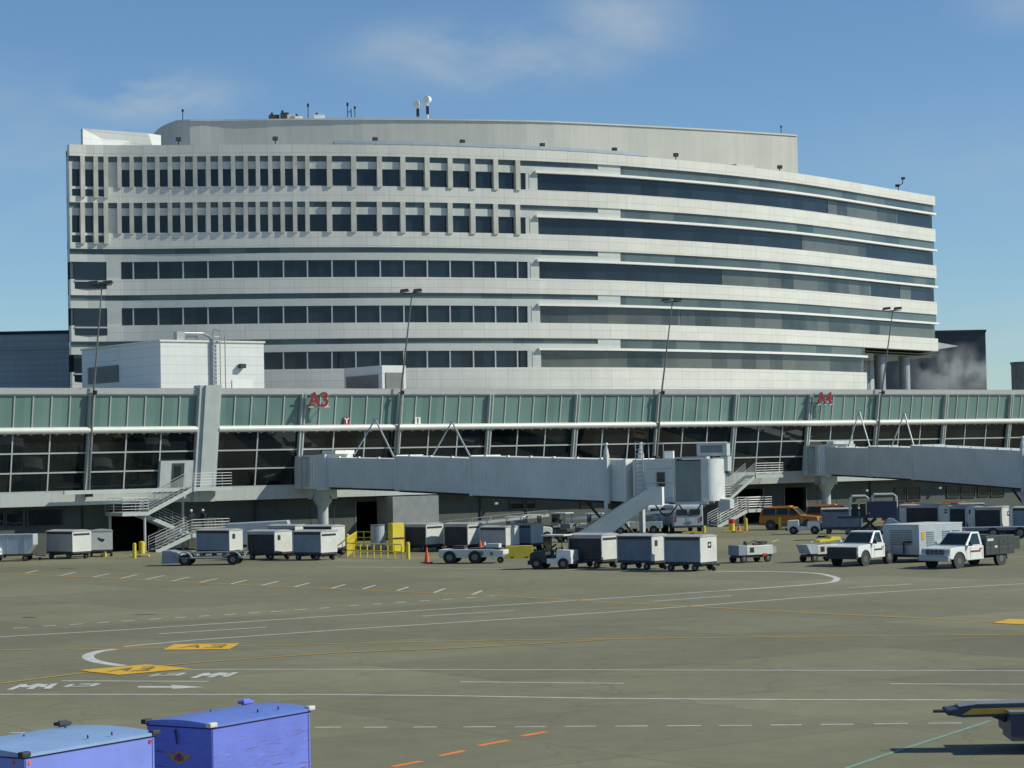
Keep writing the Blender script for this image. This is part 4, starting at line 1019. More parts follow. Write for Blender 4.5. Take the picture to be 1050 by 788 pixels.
# covered stair of the first bridge (steep sheet-sided chute)
def chute():
    top=AT(679,500,148.5); foot=AT(586,566.5,149.6)
    foot=Vector((foot.x,foot.y,0)); t=thing('bridge_stair','grey sheet sided stair sloping from the nearer bridge cab to the apron','stair',foot)
    v=top-foot; hz=Vector((v.x,v.y,0)); L_=hz.length; ang=math.atan2(hz.y,hz.x); t.rotation_euler=(0,0,ang)
    z=top.z
    poly=[(0,0.0),(0.9,0.0),(L_-0.9,z-1.15),(L_,z-1.15),(L_,z),(L_-0.85,z),(0,1.05)]
    for y in (-0.55,0.55): MB().prism(poly,y-0.04,y+0.04).build('side_sheet','jet',t)
    MB().rng(L_+0.002,L_+0.05,-.6,.6,z-1.2,z+0.02).build('end_plate','sign',t)
    b=MB(); n=15
    for k in range(n): b.rng(0.4+(L_-1.2)*k/n,0.4+(L_-1.2)*(k+1)/n+.05,-.505,.505,z*k/n*0.8+0.05,z*k/n*0.8+0.1)
    b.build('treads','galv',t)
    b=MB(); b.path([(L_-.9,-.6,z+.0),(0,-.6,1.08)],0.04); b.path([(L_-.9,.6,z+.0),(0,.6,1.08)],0.04); b.build('handrail','galv',t)
    for x in (0.3,): 
        for y in (-.6,.6): wheel(t,x,y,0.2,0.1,'castor')
chute()
def vstrut(ap,l1,l2,D,label):
    A=AT(*ap,D+1.2);B=AT(*l1,D+0.9);C=AT(*l2,D-1.0)
    t=thing('lifting_strut',label,'strut',(A.x,A.y,B.z),0,'thin V struts on the bridges'); o=Vector((A.x,A.y,B.z))
    MB().tube(A-o,B-o,0.055,0.055,8).build('rod','galv',t); MB().tube(A-o,C-o,0.065,0.065,8).build('rod','galv',t)
    MB().box((0,0,A.z-o.z),(0.5,0.16,0.12)).build('head','galv',t)
vstrut((384.7,430),(363,467),(409.5,480),171,'pale V strut left of the mast, above the small end of the nearer bridge')
vstrut((463.4,432.6),(444,467),(487.5,478.5),166.5,'pale V strut right of the mast, above the nearer bridge')
vstrut((881,421.7),(870,458),(894.4,467),199,'pale V strut nearest the A4 side, on the right hand bridge')
vstrut((927.4,423.8),(914,458),(938.8,464.5),191,'pale V strut right of the last mast, on the right hand bridge')

# ================================================================ METAL STAIRS ON THE FACADE
def railing(mb,p,q,h=1.05,n=5,posts=None,r=0.022):
    p=Vector(p);q=Vector(q);L_=(q-p).length;m=posts or max(1,round(L_/1.3))
    for k in range(m+1):
        a=p.lerp(q,k/m); mb.tube(a,a+Vector((0,0,h)),r,r,5)
    for k in range(1,n+1): mb.tube(p+Vector((0,0,h*k/n)),q+Vector((0,0,h*k/n)),r*0.9,r*0.9,5)
def flight(mbs,mbt,mbr,p,q,w,yo):
    # p low, q high in (s,z); y from yo to yo-w (outward)
    for y in (yo,yo-w):
        mbs.add([(p[0],y-0.03,p[1]-.28),(q[0],y-.03,q[1]-.28),(q[0],y-.03,q[1]+.04),(p[0],y-.03,p[1]+.04),(p[0],y+.03,p[1]-.28),(q[0],y+.03,q[1]-.28),(q[0],y+.03,q[1]+.04),(p[0],y+.03,p[1]+.04)],[(0,1,2,3),(7,6,5,4),(0,4,5,1),(1,5,6,2),(2,6,7,3),(3,7,4,0)])
        railing(mbr,(p[0],y,p[1]),(q[0],y,q[1]))
    n=max(2,int(abs(q[1]-p[1])/0.18))
    for k in range(n):
        s=p[0]+(q[0]-p[0])*(k+.5)/n; z=p[1]+(q[1]-p[1])*(k+.5)/n; mbt.box((s,yo-w/2,z),(abs(q[0]-p[0])/n*0.9,w-.08,0.04))
def platform(mbs,mbr,s0,s1,z,yo,w,sides):
    mbs.rng(s0,s1,yo-w,yo,z-.28,z)
    if 'f' in sides: railing(mbr,(s0,yo-w,z),(s1,yo-w,z))
    if 'l' in sides: railing(mbr,(s0,yo,z),(s0,yo-w,z))
    if 'r' in sides: railing(mbr,(s1,yo,z),(s1,yo-w,z))
    if 'b' in sides: railing(mbr,(s0,yo,z),(s1,yo,z))
def LP(px,py,y):  # photo pixel on plane local y of the terminal frame
    dd=ray(px,py); base=Vector((P0.x,P0.y,0))-NO*y; t=(base-CP).dot(NO)/dd.dot(NO); P=CP+dd*t
    return (P-base).to_2d().dot(U.to_2d()),P.z
t=thing('access_stair','switchback galvanised stair with bar railings at the door by the wide pier','stair',tw(10,-1.5,0),TANG); O=(10,-1.5)
mbs,mbt,mbr=MB(),MB(),MB()
yo=-0.7+1.5
sA=LP(196,498,-1.8); sB=LP(235,497,-1.8); zt=ZSILL+0.05
sC=LP(150,523,-1.8)[0]; sD=LP(123,523,-1.8)[0]; zm=LP(130,525.5,-1.8)[1]
sE=LP(198,548,-3)[0]; sF=LP(236,548,-3)[0]; zl=LP(215,547,-3)[1]; sG=LP(161,566,-3)[0]
platform(mbs,mbr,sA[0]-10,sB[0]-10,zt,yo,1.5,'fr')
platform(mbs,mbr,4.6-10,sA[0]-10-0.001,zt-.01,yo,0.2,'')
flight(mbs,mbt,mbr,(sC-10,zm),(sA[0]-10,zt),1.3,yo-.1)
platform(mbs,mbr,sD-10,sC-10,zm,yo+1.4,2.9,'fl')
flight(mbs,mbt,mbr,(sF-10-2.2,zl+.02),(sC-10,zm),1.2,yo+1.3)
platform(mbs,mbr,sE-10,sF-10,zl,yo+1.2,3.4,'fr')
flight(mbs,mbt,mbr,(sG-10,0.1),(sE-10,zl),1.2,yo-0.9)
for s_,zz,y_ in ((sD-10+.3,zm,yo+1.2),(sC-10-.2,zm,yo-1.2),(sA[0]-10,zt,yo+.3),(sF-10-.1,zl,yo-2.0),(sE-10+.1,zl,yo+.9)): mbs.tube((s_,y_,0),(s_,y_,zz-.2),0.1,0.1,8)
mbs.build('stringers','pilaster',t); mbt.build('treads','galv',t); mbr.build('railings','galv',t)
STAIR_LAND=(sE,sF,zl,yo)
t=thing('access_stair','grey metal stair and platform between the nearer bridge cab and the orange vehicles','stair',tw(72,-1.5,0),TANG)
mbs,mbt,mbr=MB(),MB(),MB()
a,z=LP(772,487.5,-1.8); b_=LP(800,487.5,-1.8)[0]; z=ZSILL-0.2
platform(mbs,mbr,a-72,b_-72,z,0.8,1.5,'fr'); lo=LP(747,500,-1.8)
flight(mbs,mbt,mbr,(a-72-3.0,z-1.9),(a-72,z),1.3,.7)
a2,z2=LP(766,522.5,-3.3); b2=LP(790,522.5,-3.3)[0]; c2=LP(735,546,-3.3)[0]
platform(mbs,mbr,a2-72,b2-72,z2,-0.5,1.5,'frb'); flight(mbs,mbt,mbr,(c2-72,0.1),(a2-72,z2),1.3,-.6)
platform(mbs,mbr,a-72-5,a-72-3.0,z-1.9,0.8,1.5,'fl')
for s_ in (a2-72+.2,b2-72-.2,a-72-4.8): mbs.tube((s_,-1.2,0),(s_,-1.2,z2-.2),0.09,0.09,8)
mbs.build('stringers','pilaster',t); mbt.build('treads','galv',t); mbr.build('railings','galv',t)

# ================================================================ BAGGAGE CARTS
def cart(px,py,th,L,W,H,side,end,label,group,style='box',logo=None,name='baggage_cart',cat='baggage cart'):
    c=G(px,py); a=R(th); ux=Vector((math.cos(a),math.sin(a),0)); uy=Vector((-math.sin(a),math.cos(a),0))
    o=c-ux*L/2+uy*W/2
    t=thing(name,label,cat,o,a,group)
    zf=0.5
    b=MB()
    if style=='chamfer':
        pr=[(-W/2,zf+.45),(-W/2+.3,zf),(W/2-.3,zf),(W/2,zf+.45),(W/2,H),(-W/2,H)]
        for x0,x1 in ((-L/2,-L/2+.08),(L/2-.08,L/2)):
            n=len(pr); vs=[(x0,y,z) for y,z in pr]+[(x1,y,z) for y,z in pr]
            b.add(vs,[tuple(range(n)),tuple(range(2*n-1,n-1,-1))]+[(i,i+n,(i+1)%n+n,(i+1)%n) for i in range(n)])
        b.rng(-L/2+.08,-L/2+(.6 if L>3 else .16),-W/2,-W/2+.05,zf+.05,H); b.rng(L/2-.16,L/2-.08,-W/2,-W/2+.05,zf+.05,H)
    elif style=='ld':
        pr=[(-L/2,zf),(L/2-.5,zf),(L/2,zf+.6),(L/2,H),(-L/2,H)]; b.prism(pr,-W/2,W/2)
    else:
        MB().rng(-L/2,-L/2+.06,-W/2,W/2,zf,H).build('end_panel',end,t); b.rng(L/2-.06,L/2,-W/2,W/2,zf,H)
    b.build('end_panel' if style=='box' else ('end_panels' if style=='chamfer' else 'container'),end,t)
    if style!='ld':
        b=MB(); n=5
        pr=[(-W/2-.03,H)]+[(-W/2-.03+(W+.06)*k/6,H+0.10*math.sin(math.pi*k/6)+.04) for k in range(0,7)]+[(W/2+.03,H)]
        m=len(pr); vs=[(-L/2-.03,y,z+.003) for y,z in pr]+[(L/2+.03,y,z+.003) for y,z in pr]
        b.add(vs,[tuple(range(m)),tuple(range(2*m-1,m-1,-1))]+[(i,i+m,(i+1)%m+m,(i+1)%m) for i in range(m)])
        b.build('roof','cartsilver',t)
        # side: curtain or panels with folds
        n=18
        for sgn in (-1,1):
            b=MB()
            top=[];bot=[]
            for k in range(n+1):
                x=-L/2+.065+(L-.13)*k/n; dy=0.025*math.sin(k*2.1)*(1 if side in('curtain','curtblue') else 0.15)
                y=sgn*(W/2-.06)+dy; top.append((x,y,H-.01)); bot.append((x,y,zf+.02))
            for k in range(n): b.quad(bot[k],bot[k+1],top[k+1],top[k])
            b.build('curtain' if 'curt' in side else 'side_panel',side,t)
        for y0 in (-W/2,W/2-.04): MB().rng(-L/2+.06,L/2-.06,y0,y0+.04,H-.16,H-.005).build('header_rail','curtain' if side!='curtain' else 'cartsilver',t)
    else:
        b=MB()
        for x in (-L/2+.05,-.1,L/2-.6): b.rng(x,x+.05,-W/2-.03,-W/2-.003,zf,H-.02)
        b.rng(-L/2,L/2,-W/2-.03,-W/2-.003,H-.08,H); b.build('edge_rails','galv',t)
    b=MB(); b.rng(-L/2,L/2,-W/2+.05,W/2-.05,zf-.12,zf-.003); 
    for x in (-L*.33,L*.33): b.rng(x-.05,x+.05,-W/2+.1,W/2-.1,.24,zf-.12)
    b.build('chassis','dark',t)
    for x in (-L*.33,L*.33):
        for y in (-W/2+.08,W/2-.08): wheel(t,x,y,0.2,0.13)
    b=MB(); b.path([(L/2,0,.36),(L/2+.55,0,.33)],0.035); b.box((L/2+.6,0,.33),(.16,.1,.08)); b.tube((L/2+.3,-.06,.12),(L/2+.3,.06,.12),.12,.12,12) ; b.build('tow_bar','dark',t)
    if logo:
        b=MB()
        if logo=='plate': b.rng(L/2+.003,L/2+.012,-.1,.28,H-.62,H-.28)
        elif logo=='tag': b.rng(L/2+.003,L/2+.012,-W/2+.3,-W/2+.6,H-.55,H-.22)
        elif logo=='strip': b.rng(L/2+.003,L/2+.012,-W/2+.1,W/2-.15,H-.27,H-.13)
        elif logo=='bird':
            P=[(-.25,.1),(-.05,.0),(.25,-.05),(.1,-.25),(-.1,-.2),(-.28,-.02)]; b.add([(L/2+.006,y,H-.5+z) for y,z in P],[tuple(range(6))])
        b.build('emblem','logo',t)
        if logo=='plate':
            b=MB(); b.add([(L/2+.016,y,z) for y,z in ((0,H-.5),(.2,H-.47),(.1,H-.36),(-.02,H-.42))],[(0,1,2,3)]); b.build('emblem_mark','sign',t)
    return t
GT_='three carts behind the dark tug'
cart(617.6,583.2,-35,2.35,1.8,1.88,'curtain','cartwhite','black curtained cart, first behind the dark tug',GT_,logo='strip')
cart(669,584.8,-35,2.35,1.8,1.88,'curtblue','cartwhite','slate curtained cart, middle of the three behind the dark tug',GT_,logo='tag')
cart(718.7,586.4,-35,2.35,1.8,1.88,'cartgrey','cartwhite','grey panelled cart with black emblem, last of the train behind the dark tug',GT_,logo='plate')
GL='carts parked by the left stair'
cart(74.6,573.6,-35,2.65,1.8,1.9,'cartsilver','cartwhite','silver sided cart with white end right of the wedge ended container','carts at the far left',logo='strip')
cart(93,571.5,-78,1.6,1.55,1.8,'cartgrey','cartwhite','plain white cart end with a curved dark emblem, by the first yellow bollard','carts at the far left',logo='bird')
cart(34,575.5,0,3.4,1.6,1.85,'cartgrey','acside','pale container with a wedge cut end on a dolly at the left edge','carts at the far left','ld',name='container_dolly',cat='container dolly')
cart(235.6,572.4,-33,3.0,1.4,1.85,'cartgrey','cartwhite','slate cart with white end directly behind the low flat trailer',GL,logo='tag')
cart(282,574.4,-33,2.4,1.85,1.85,'curtain','cartwhite','black curtained cart in the middle of the row by the left stair',GL,logo='tag')
cart(329.4,575,-33,2.35,1.75,1.85,'cartgrey','cartwhite','slate cart at the right end of the row by the left stair',GL,logo='strip')
cart(340.5,569.6,-33,2.5,1.5,1.95,'cartsilver','cartwhite','white cart half hidden behind the right end of the row by the left stair',GL,logo='tag')
cart(303,568.6,-33,2.5,1.5,1.95,'curtain','cartwhite','dark cart showing only its roof between two carts of the left row',GL)
GM='carts behind the yellow railing'
cart(437.4,566,-35,1.95,2.0,1.88,'curtain','cartwhite','dark cart nearest the yellow pillar behind the railing',GM,logo='strip')
cart(480,566,-35,2.1,1.7,1.88,'curtain','cartwhite','dark cart in the middle behind the yellow railing',GM,logo='strip')
cart(519,567,-35,2.2,1.6,1.7,'cartsilver','cartwhite','low silver cart behind the flat white tractor',GM)
cart(545,565,-35,2.0,1.5,1.75,'cartgrey','acside','blue grey cart just left of the dark tug canopy',GM)
GRR='carts parked beyond the two white trucks'
cart(964,546.0,-38,3.5,1.9,2.05,'curtain','cartwhite','open dark cart with cut cornered white ends, leftmost beyond the white trucks',GRR,'chamfer','plate')
cart(992,547.7,-38,1.6,1.9,2.05,'curtain','cartwhite','narrow looking dark cart in the middle of the three beyond the white trucks',GRR,'chamfer','tag')
cart(1028,549.6,-38,2.35,1.9,2.05,'curtain','cartwhite','dark cart with cut cornered end, rightmost complete one beyond the white trucks',GRR,'chamfer','plate')
cart(1070,550.6,-38,2.4,1.9,2.05,'cartgrey','cartwhite','slate cart cut off by the right edge of the picture',GRR,'box')
cart(884,547.4,-10,3.1,1.6,1.9,'curtblue','cartgrey','slate blue cart left of the raised navy lift','carts behind the lift',logo=None)

# ---- the two blue foreground carts
def bluecart(corner,th,L,W,H,m1,mroof,label,kind):
    a=R(th); ux=Vector((math.cos(a),math.sin(a),0)); uy=Vector((-math.sin(a),math.cos(a),0))
    o=Vector((corner.x,corner.y,0))+ux*L/2+uy*W/2
    t=thing('covered_cart',label,'baggage cart',o,a,'blue carts in the foreground')
    # long lit side is the -y side, the dark end is the -x end
    b=MB(); b.rng(-L/2,L/2,-W/2,W/2,0.55,H-.10); body=b.build('body',m1,t,bevel=0.015)
    # roof: shallow arch across the width with turned down edge
    b=MB(); NX,NY=10,10; rise=0.085
    def zf(i,j):
        u=j/NY; v=i/NX
        return H-0.055+rise*math.sin(math.pi*u)**0.8*(0.75+0.25*math.sin(math.pi*v))
    V=[(-L/2-.035+(L+.07)*i/NX,-W/2-.035+(W+.07)*j/NY,zf(i,j)) for i in range(NX+1) for j in range(NY+1)]
    idx=lambda i,j:i*(NY+1)+j
    Fc=[(idx(i,j),idx(i+1,j),idx(i+1,j+1),idx(i,j+1)) for i in range(NX) for j in range(NY)]
    b.add(V,Fc)
    ring=[idx(i,0) for i in range(NX+1)]+[idx(NX,j) for j in range(1,NY+1)]+[idx(i,NY) for i in range(NX-1,-1,-1)]+[idx(0,j) for j in range(NY-1,0,-1)]
    rv_=[V[i] for i in ring]; n=len(rv_)
    b.add(rv_+[(x,y,H-.105) for x,y,z in rv_],[(i,(i+1)%n,(i+1)%n+n,i+n) for i in range(n)]+[tuple(range(n,2*n))])
    roof=b.build('roof',mroof,t)
    b=MB(); b.rng(-L/2-.008,L/2+.008,-W/2-.008,W/2+.008,H-.135,H-.11); b.build('roof_seam','seam',t)
    # corner bumpers and latch
    for (x,y) in ((-L/2,-W/2),(L/2,-W/2),(-L/2,W/2),(L/2,W/2)):
        light=(kind==0 and y<0)
        b=MB(); b.box((x,y,H-.055),(0.20,0.12,0.085),0); b.build('corner_bumper','cartwhite' if light else 'dark',t,bevel=0.02)
    b=MB(); b.box((L/2-.15,W/2-.1,H+.02),(0.3,0.16,0.06)); b.tube((L/2-.25,W/2-.1,H+.05),(L/2-.05,W/2-.1,H+.05),0.03); b.build('roof_handle','blue' if kind==0 else 'dark',t,bevel=.01)
    b=MB()
    for (x,y) in ((0.1,-W/2+.18),(0.6,-W/2+.1),(-.3,0.2),(1.0,.5)): b.tube((x,y,H+.0),(x,y,H+.06),0.02,0.012,6)
    b.build('roof_bolts','seam',t)
    b=MB()
    for x in (-L/2+.04,L/2-.04): b.rng(x-.02,x+.02,-W/2-.012,-W/2-.001,0.6,H-.15)
    b.build('edge_strips',m1,t)
    if kind==0:
        b=MB(); b.path([(-L/2-.02,W*.05,H-.17),(-L/2-.05,W*0.0,H-.42)],0.018); b.build('door_latch','dark',t)
        # winged emblem on the end, yellow wings either side of a disc
        cx,cz=0.0,H-.66; x=-L/2-.004
        em=MB()
        for s in (-1,1):
            P=[(0.09,0.05),(0.30,0.075),(0.27,0.03),(0.22,0.02),(0.20,-.02),(0.15,-.03),(0.12,-.07),(0.07,-.08)]
            em.add([(x,cx+s*p,cz+q) for p,q in P],[tuple(range(8))])
        ring_=[(x,cx+0.115*math.cos(2*math.pi*k/20),cz+0.115*math.sin(2*math.pi*k/20)) for k in range(20)]; em.add(ring_,[tuple(range(20))])
        em=em.build('winged_emblem','emblem',t)
        d_=[(x-.003,cx+0.075*math.cos(2*math.pi*k/20),cz+0.075*math.sin(2*math.pi*k/20)) for k in range(20)]; MB().add(d_,[tuple(range(20))]).build('emblem_disc','emblemred',em)
    else:
        for (x,y,dx,dy) in ((-L/2+.1,-W/2-.004,0,-1),(L/2-.12,-W/2-.004,0,-1),(-L/2-.004,-W/2+.25,-1,0)):
            MB().tube((x,y,H-.2),(x+dx*.012,y+dy*.012,H-.2),0.035,0.035,14).build('reflector','cone' if x<0 else 'red',t)
    b=MB(); b.rng(-L/2,L/2,-W/2+.1,W/2-.1,.36,.548); b.build('chassis','dark',t)
    for x in (-L*.33,L*.33):
        for y in (-W/2+.12,W/2-.12): wheel(t,x,y,0.24,0.15)
    b=MB(); b.path([(-L/2,0,.42),(-L/2-.9,0,.36)],0.04); b.build('tow_bar','dark',t)
    return t
def corner_at(px,py,z):
    d=ray(px,py); tt=(z-CAMZ)/d.z; return CP+d*tt
cA=corner_at(217,747,1.84)
bluecart(cA,58,2.85,1.5,1.95,'blue','blueroof','scratched deep blue cart with cream corner bumpers and a winged emblem on its end',0)
cB=corner_at(25,777.3,1.84)
bluecart(cB,57.5,3.1,2.1,1.95,'blue2','blueroof2','paler blue cart with red reflectors at the bottom left corner',1)

# ================================================================ BELT LOADER AT THE RIGHT EDGE
tip=G(955,772.5)
t=thing('belt_loader','navy belt loader with dark yellow rail poking in at the right edge','belt loader',(tip.x+.36,48.6,0),R(-3))
b=MB(); b.prism([(0.05,0.80),(0.35,0.74),(6.5,0.84),(6.5,1.06),(0.75,0.99),(0.35,0.94),(0.05,0.88)],-0.38,0.38); b.build('boom','navy',t)
b=MB(); b.prism([(0.35,0.80),(6.4,0.90),(6.4,1.0),(0.55,0.92)],-0.41,-0.383); b.prism([(0.35,0.80),(6.4,0.90),(6.4,1.0),(0.55,0.92)],0.383,0.41); b.build('side_rail','ochre',t)
b=MB(); b.prism([(0.3,.95),(0.7,.997),(6.4,1.067),(6.4,1.09),(0.7,1.02),(0.3,.97)],-0.33,0.33); b.build('belt','belt',t)
b=MB(); b.tube((-0.22,0,0.84),(0.1,0,0.84),0.035); b.tube((0.08,-.39,.84),(0.08,.39,.84),.06,.06,12); b.build('nose_roller','dark',t)
b=MB(); b.prism([(1.3,0.38),(3.9,0.38),(3.9,0.85),(1.3,0.85)],-0.85,0.85); b.prism([(1.0,.72),(1.3,.6),(1.3,.8)],-.2,.2); b.build('body','navy',t,bevel=.02)
b=MB(); b.rng(1.28,3.92,-.87,.87,0.851,0.90); b.rng(1.35,3.85,-.6,.6,.25,.378); b.build('fender_rim','belt',t)
for x in (2.1,5.2):
    for y in (-.8,.8): wheel(t,x,y,0.33,0.2)
b=MB(); b.rng(3.91,5.8,-.8,.8,.4,.8); b.build('rear_body','navy',t)

# ================================================================ VEHICLES
def vplace(px,py,th,off=(0,0)):
    c=G(px,py); a=R(th); ux=Vector((math.cos(a),math.sin(a),0)); uy=Vector((-math.sin(a),math.cos(a),0)); return c-ux*off[0]-uy*off[1],a
def taper(mb,x0,x1,y,z0,xa,xb,ya,z1,mi=0):
    vs=[(x0,-y,z0),(x1,-y,z0),(x1,y,z0),(x0,y,z0),(xa,-ya,z1),(xb,-ya,z1),(xb,ya,z1),(xa,ya,z1)]
    mb.add(vs,[(0,3,2,1),(4,5,6,7),(0,1,5,4),(1,2,6,5),(2,3,7,6),(3,0,4,7)],None,mi)
def glasspane(mb,quad,out):
    P=[Vector(p) for p in quad]; n=(P[1]-P[0]).cross(P[3]-P[0]).normalized()
    if n.dot(Vector(out))<0:n=-n
    mb.add([tuple(p+n*0.012) for p in P]+[tuple(p-n*0.01) for p in P],[(0,1,2,3),(7,6,5,4),(0,1,5,4),(1,2,6,5),(2,3,7,6),(3,0,4,7)])
# front is +x
def pickup(px,py,th,label,group,paint,bed,grille,stripe,off,name='pickup_truck',bumper='dark',hoodz=1.15):
    o,a=vplace(px,py,th,off); t=thing(name,label,'truck',o,a,group)
    Wd=0.98
    b=MB(); b.prism([(2.75,0.52),(2.8,0.75),(2.74,hoodz-.06),(2.6,hoodz),(1.35,hoodz+.06),(1.3,0.45)],-Wd,Wd); 
    b.prism([(1.30,0.40),(1.30,hoodz+.06),(0.35,hoodz+.05),(-0.25,hoodz+.05),(-0.25,0.42)],-Wd,Wd); b=b.build('body',paint,t,bevel=0.04)
    b=MB(); taper(b,-0.22,1.32,Wd-.04,hoodz+.052,-0.12,0.55,Wd-.20,1.92); b.build('cab_roof',paint,t,bevel=0.05)
    g_=MB()
    z0,z1=hoodz+.12,1.83
    def at(x0,x1,z): return z
    # windscreen
    glasspane(g_,[(1.26,-Wd+.14,z0),(1.26,Wd-.14,z0),(0.63,Wd-.24,z1),(0.63,-Wd+.24,z1)],(1,0,0.6))
    g_.build('windscreen','cglass',t)
    for s in (-1,1):
        g_=MB(); glasspane(g_,[(1.05,s*(Wd-.055),z0),(0.0,s*(Wd-.055),z0),(0.06,s*(Wd-.175),z1),(0.56,s*(Wd-.175),z1)],(0,s,0)); g_.build('side_window','cglass',t)
        m=MB(); m.box((1.15,s*(Wd+.16),hoodz+.18),(.1,.2,.22)); m.tube((1.1,s*Wd*.97,hoodz+.1),(1.13,s*(Wd+.12),hoodz+.14),.025); m.build('mirror','dark' if s>0 else 'sign',t)
        h=MB(); h.box((2.755,s*0.74,0.93),(.08,.32,.2)); h.build('headlight','galv' if grille=='bright' else 'amber',t)
        d_=MB(); d_.rng(0.95,0.97,s*(Wd+.002)-.002,s*(Wd+.002)+.002,.55,hoodz); d_.rng(-.1,-.08,s*(Wd+.002)-.002,s*(Wd+.002)+.002,.55,hoodz); d_.box((0.05,s*(Wd+.015),1.0),(.18,.03,.05)); d_.build('door_lines','dark',t)
        if stripe:
            d_=MB(); d_.rng(0.05,.95,s*(Wd+.006)-.003,s*(Wd+.006)+.003,0.83,0.93); d_.build('door_stripe',stripe,t)
    g_=MB(); g_.rng(2.76,2.83,-.6,.6,.76,1.05); 
    g_.build('grille','dark',t)
    if grille=='bright':
        g_=MB()
        for k in range(3): g_.rng(2.83,2.845,-.6,.6,.80+k*.09,.812+k*.09)
        for k in range(5): g_.rng(2.83,2.85,-.6+k*.29,-.58+k*.29,.76,1.05)
        g_.build('grille_bars','galv',t)
    bp=MB(); bp.rng(2.78,2.98,-1.0,1.0,.42,.70); bp.build('bumper',bumper,t,bevel=.03)
    if grille=='black':
        bp=MB(); bp.rng(2.84,2.93,-.95,.95,.70,1.08); bp.build('push_guard','dark',t,bevel=.03)
    b=MB(); b.rng(-2.7 if bed=='service' else -1.2,2.7,-.45,.45,.42,.6); b.build('frame','dark',t)
    if bed=='service':
        b=MB(); b.rng(-2.95,-.33,-1.08,1.08,.62,1.05); 
        for s in (-1,1): b.rng(-2.95,-.33,s*1.08-s*.42 if s>0 else -1.08,1.08 if s>0 else -1.08+.42,1.05,1.66)
        b.build('service_body','service',t,bevel=.02)
        b=MB(); 
        b.rng(-1.35,-1.1,1.083,1.095,1.0,1.12); b.rng(-1.0,-.45,1.083,1.095,1.38,1.52); b.build('locker_plates','cartwhite',t)
        b=MB(); b.path([(-.45,-.9,1.48),(-.45,-.9,1.7),(-.45,.9,1.7),(-.45,.9,1.48)],.03); b.path([(-2.9,-1.0,1.48),(-2.9,-1.0,1.62),(-2.2,-1,1.62)],.03); b.build('rack','dark',t)
        b=MB(); b.box((-1.7,.2,1.5),(.6,.5,.35)); b.tube((-1.2,-.3,1.3),(-1.2,-.3,1.75),.12,.12,10); b.box((-2.4,-.1,1.5),(.5,.7,.25)); b.build('tool_load','dark',t)
        b=MB(); b.rng(-3.65,-2.96,-.95,.95,.85,1.55); b.build('tail_equipment','service',t,bevel=.02)
        b=MB()
        for x in (-.75,-1.55,-2.35): b.rng(x-.012,x+.012,1.083,1.092,.68,1.6)
        b.rng(-2.9,-.4,1.083,1.09,1.18,1.2); b.box((-1.5,1.09,1.35),(.12,.02,.1)); b.box((-2.0,1.09,1.35),(.12,.02,.1)); b.build('locker_seams','dark',t)
        b=MB(); b.tube((.2,0,1.93),(.2,0,2.05),.07,.05,10); b.build('beacon','red',t)
    else:
        b=MB(); b.prism([(-1.25,.6),(-.32,.6),(-.32,.95),(-1.25,.95)],-Wd+.1,Wd-.1); b.build('bed','dark',t,bevel=.03)
        b=MB(); b.rng(-.31,-.2,-Wd-.02,-Wd+.12,.7,1.75); b.build('yellow_post','yellow',t)
    for x in (1.95,-1.85 if bed=='service' else -.75):
        for y in (-Wd+.13,Wd-.13):
            wheel(t,x,y,0.39,0.26)
            if x<0 and bed!='service': continue
            s=-1 if y<0 else 1
            ar=MB(); P=[(x+.46*math.cos(R(q)),.40+.46*math.sin(R(q))) for q in range(-5,186,19)]; P2_=[(x+.52*math.cos(R(q)),.40+.52*math.sin(R(q))) for q in range(185,-6,-19)]
            ar.prism([(p[0],p[1]) for p in P+P2_],s*(Wd+.015)-.02,s*(Wd+.015)+.02)
            ar.build('wheel_arch','dark' if bed!='service' or x>0 else 'service',t)
            dk=MB(); dk.tube((x,s*(Wd-.05),.42),(x,s*(Wd+.008),.42),.455,.455,20); dk.build('wheel_well','dark',t)
    return t
GP='white trucks on the right of the apron'
pickup(878.5,581.6,231,'white pickup with black push guard standing at the left corner of the grey air unit',GP,'white','plain','black','service',(2.95,.98))
pickup(958.5,583.6,222,'old white truck with chrome grille and dark grey service body at the right',GP,'white','service','bright','lamp',(2.85,0),name='service_truck',bumper='galv',hoodz=1.12)
def air_unit():
    a=R(45); c=G(943,577.4); ux=Vector((math.cos(a),math.sin(a),0)); uy=Vector((-math.sin(a),math.cos(a),0)); L,W,H=4.4,2.5,2.13
    t=thing('air_conditioning_unit','big boxy grey air conditioning unit on wheels between the two white trucks','air unit',c+ux*L/2+uy*W/2,a)
    b=MB(); b.rng(-L/2,L/2,-W/2,W/2,.45,H); b.build('casing','acside',t,bevel=.03)
    b=MB(); b.rng(-L/2-.015,L/2+.015,-W/2-.015,W/2+.015,H+.003,H+.05); b.build('lid','cartwhite',t)
    b=MB()
    for k in range(9): b.rng(-L/2-.03,-L/2-.005,-.75,.75,1.0+k*.1,1.05+k*.1)
    b.build('end_louvre','jetdark',t)
    for x in (-1.1,.5,1.5):
        l=MB()
        for k in range(8): l.rng(x-.38,x+.38,-W/2-.03,-W/2-.003,.85+k*.12,.9+k*.12)
        l.build('side_louvre','jetdark',t)
    b=MB(); b.rng(-1.95,-1.65,-W/2-.02,-W/2-.003,1.3,1.75); b.build('control_panel','ochre',t)
    b=MB(); b.path([(-L/2-.15,-.3,.5),(-L/2-.2,-.3,1.15),(-L/2-.1,-.75,1.2)],.06); b.build('hose_arm','dark',t)
    b=MB(); b.rng(-L/2+.1,L/2-.1,-W/2+.1,W/2-.1,.3,.448); b.build('chassis','dark',t)
    for x in (-1.4,1.4):
        for y in (-W/2+.12,W/2-.12): wheel(t,x,y,.3,.2)
air_unit()
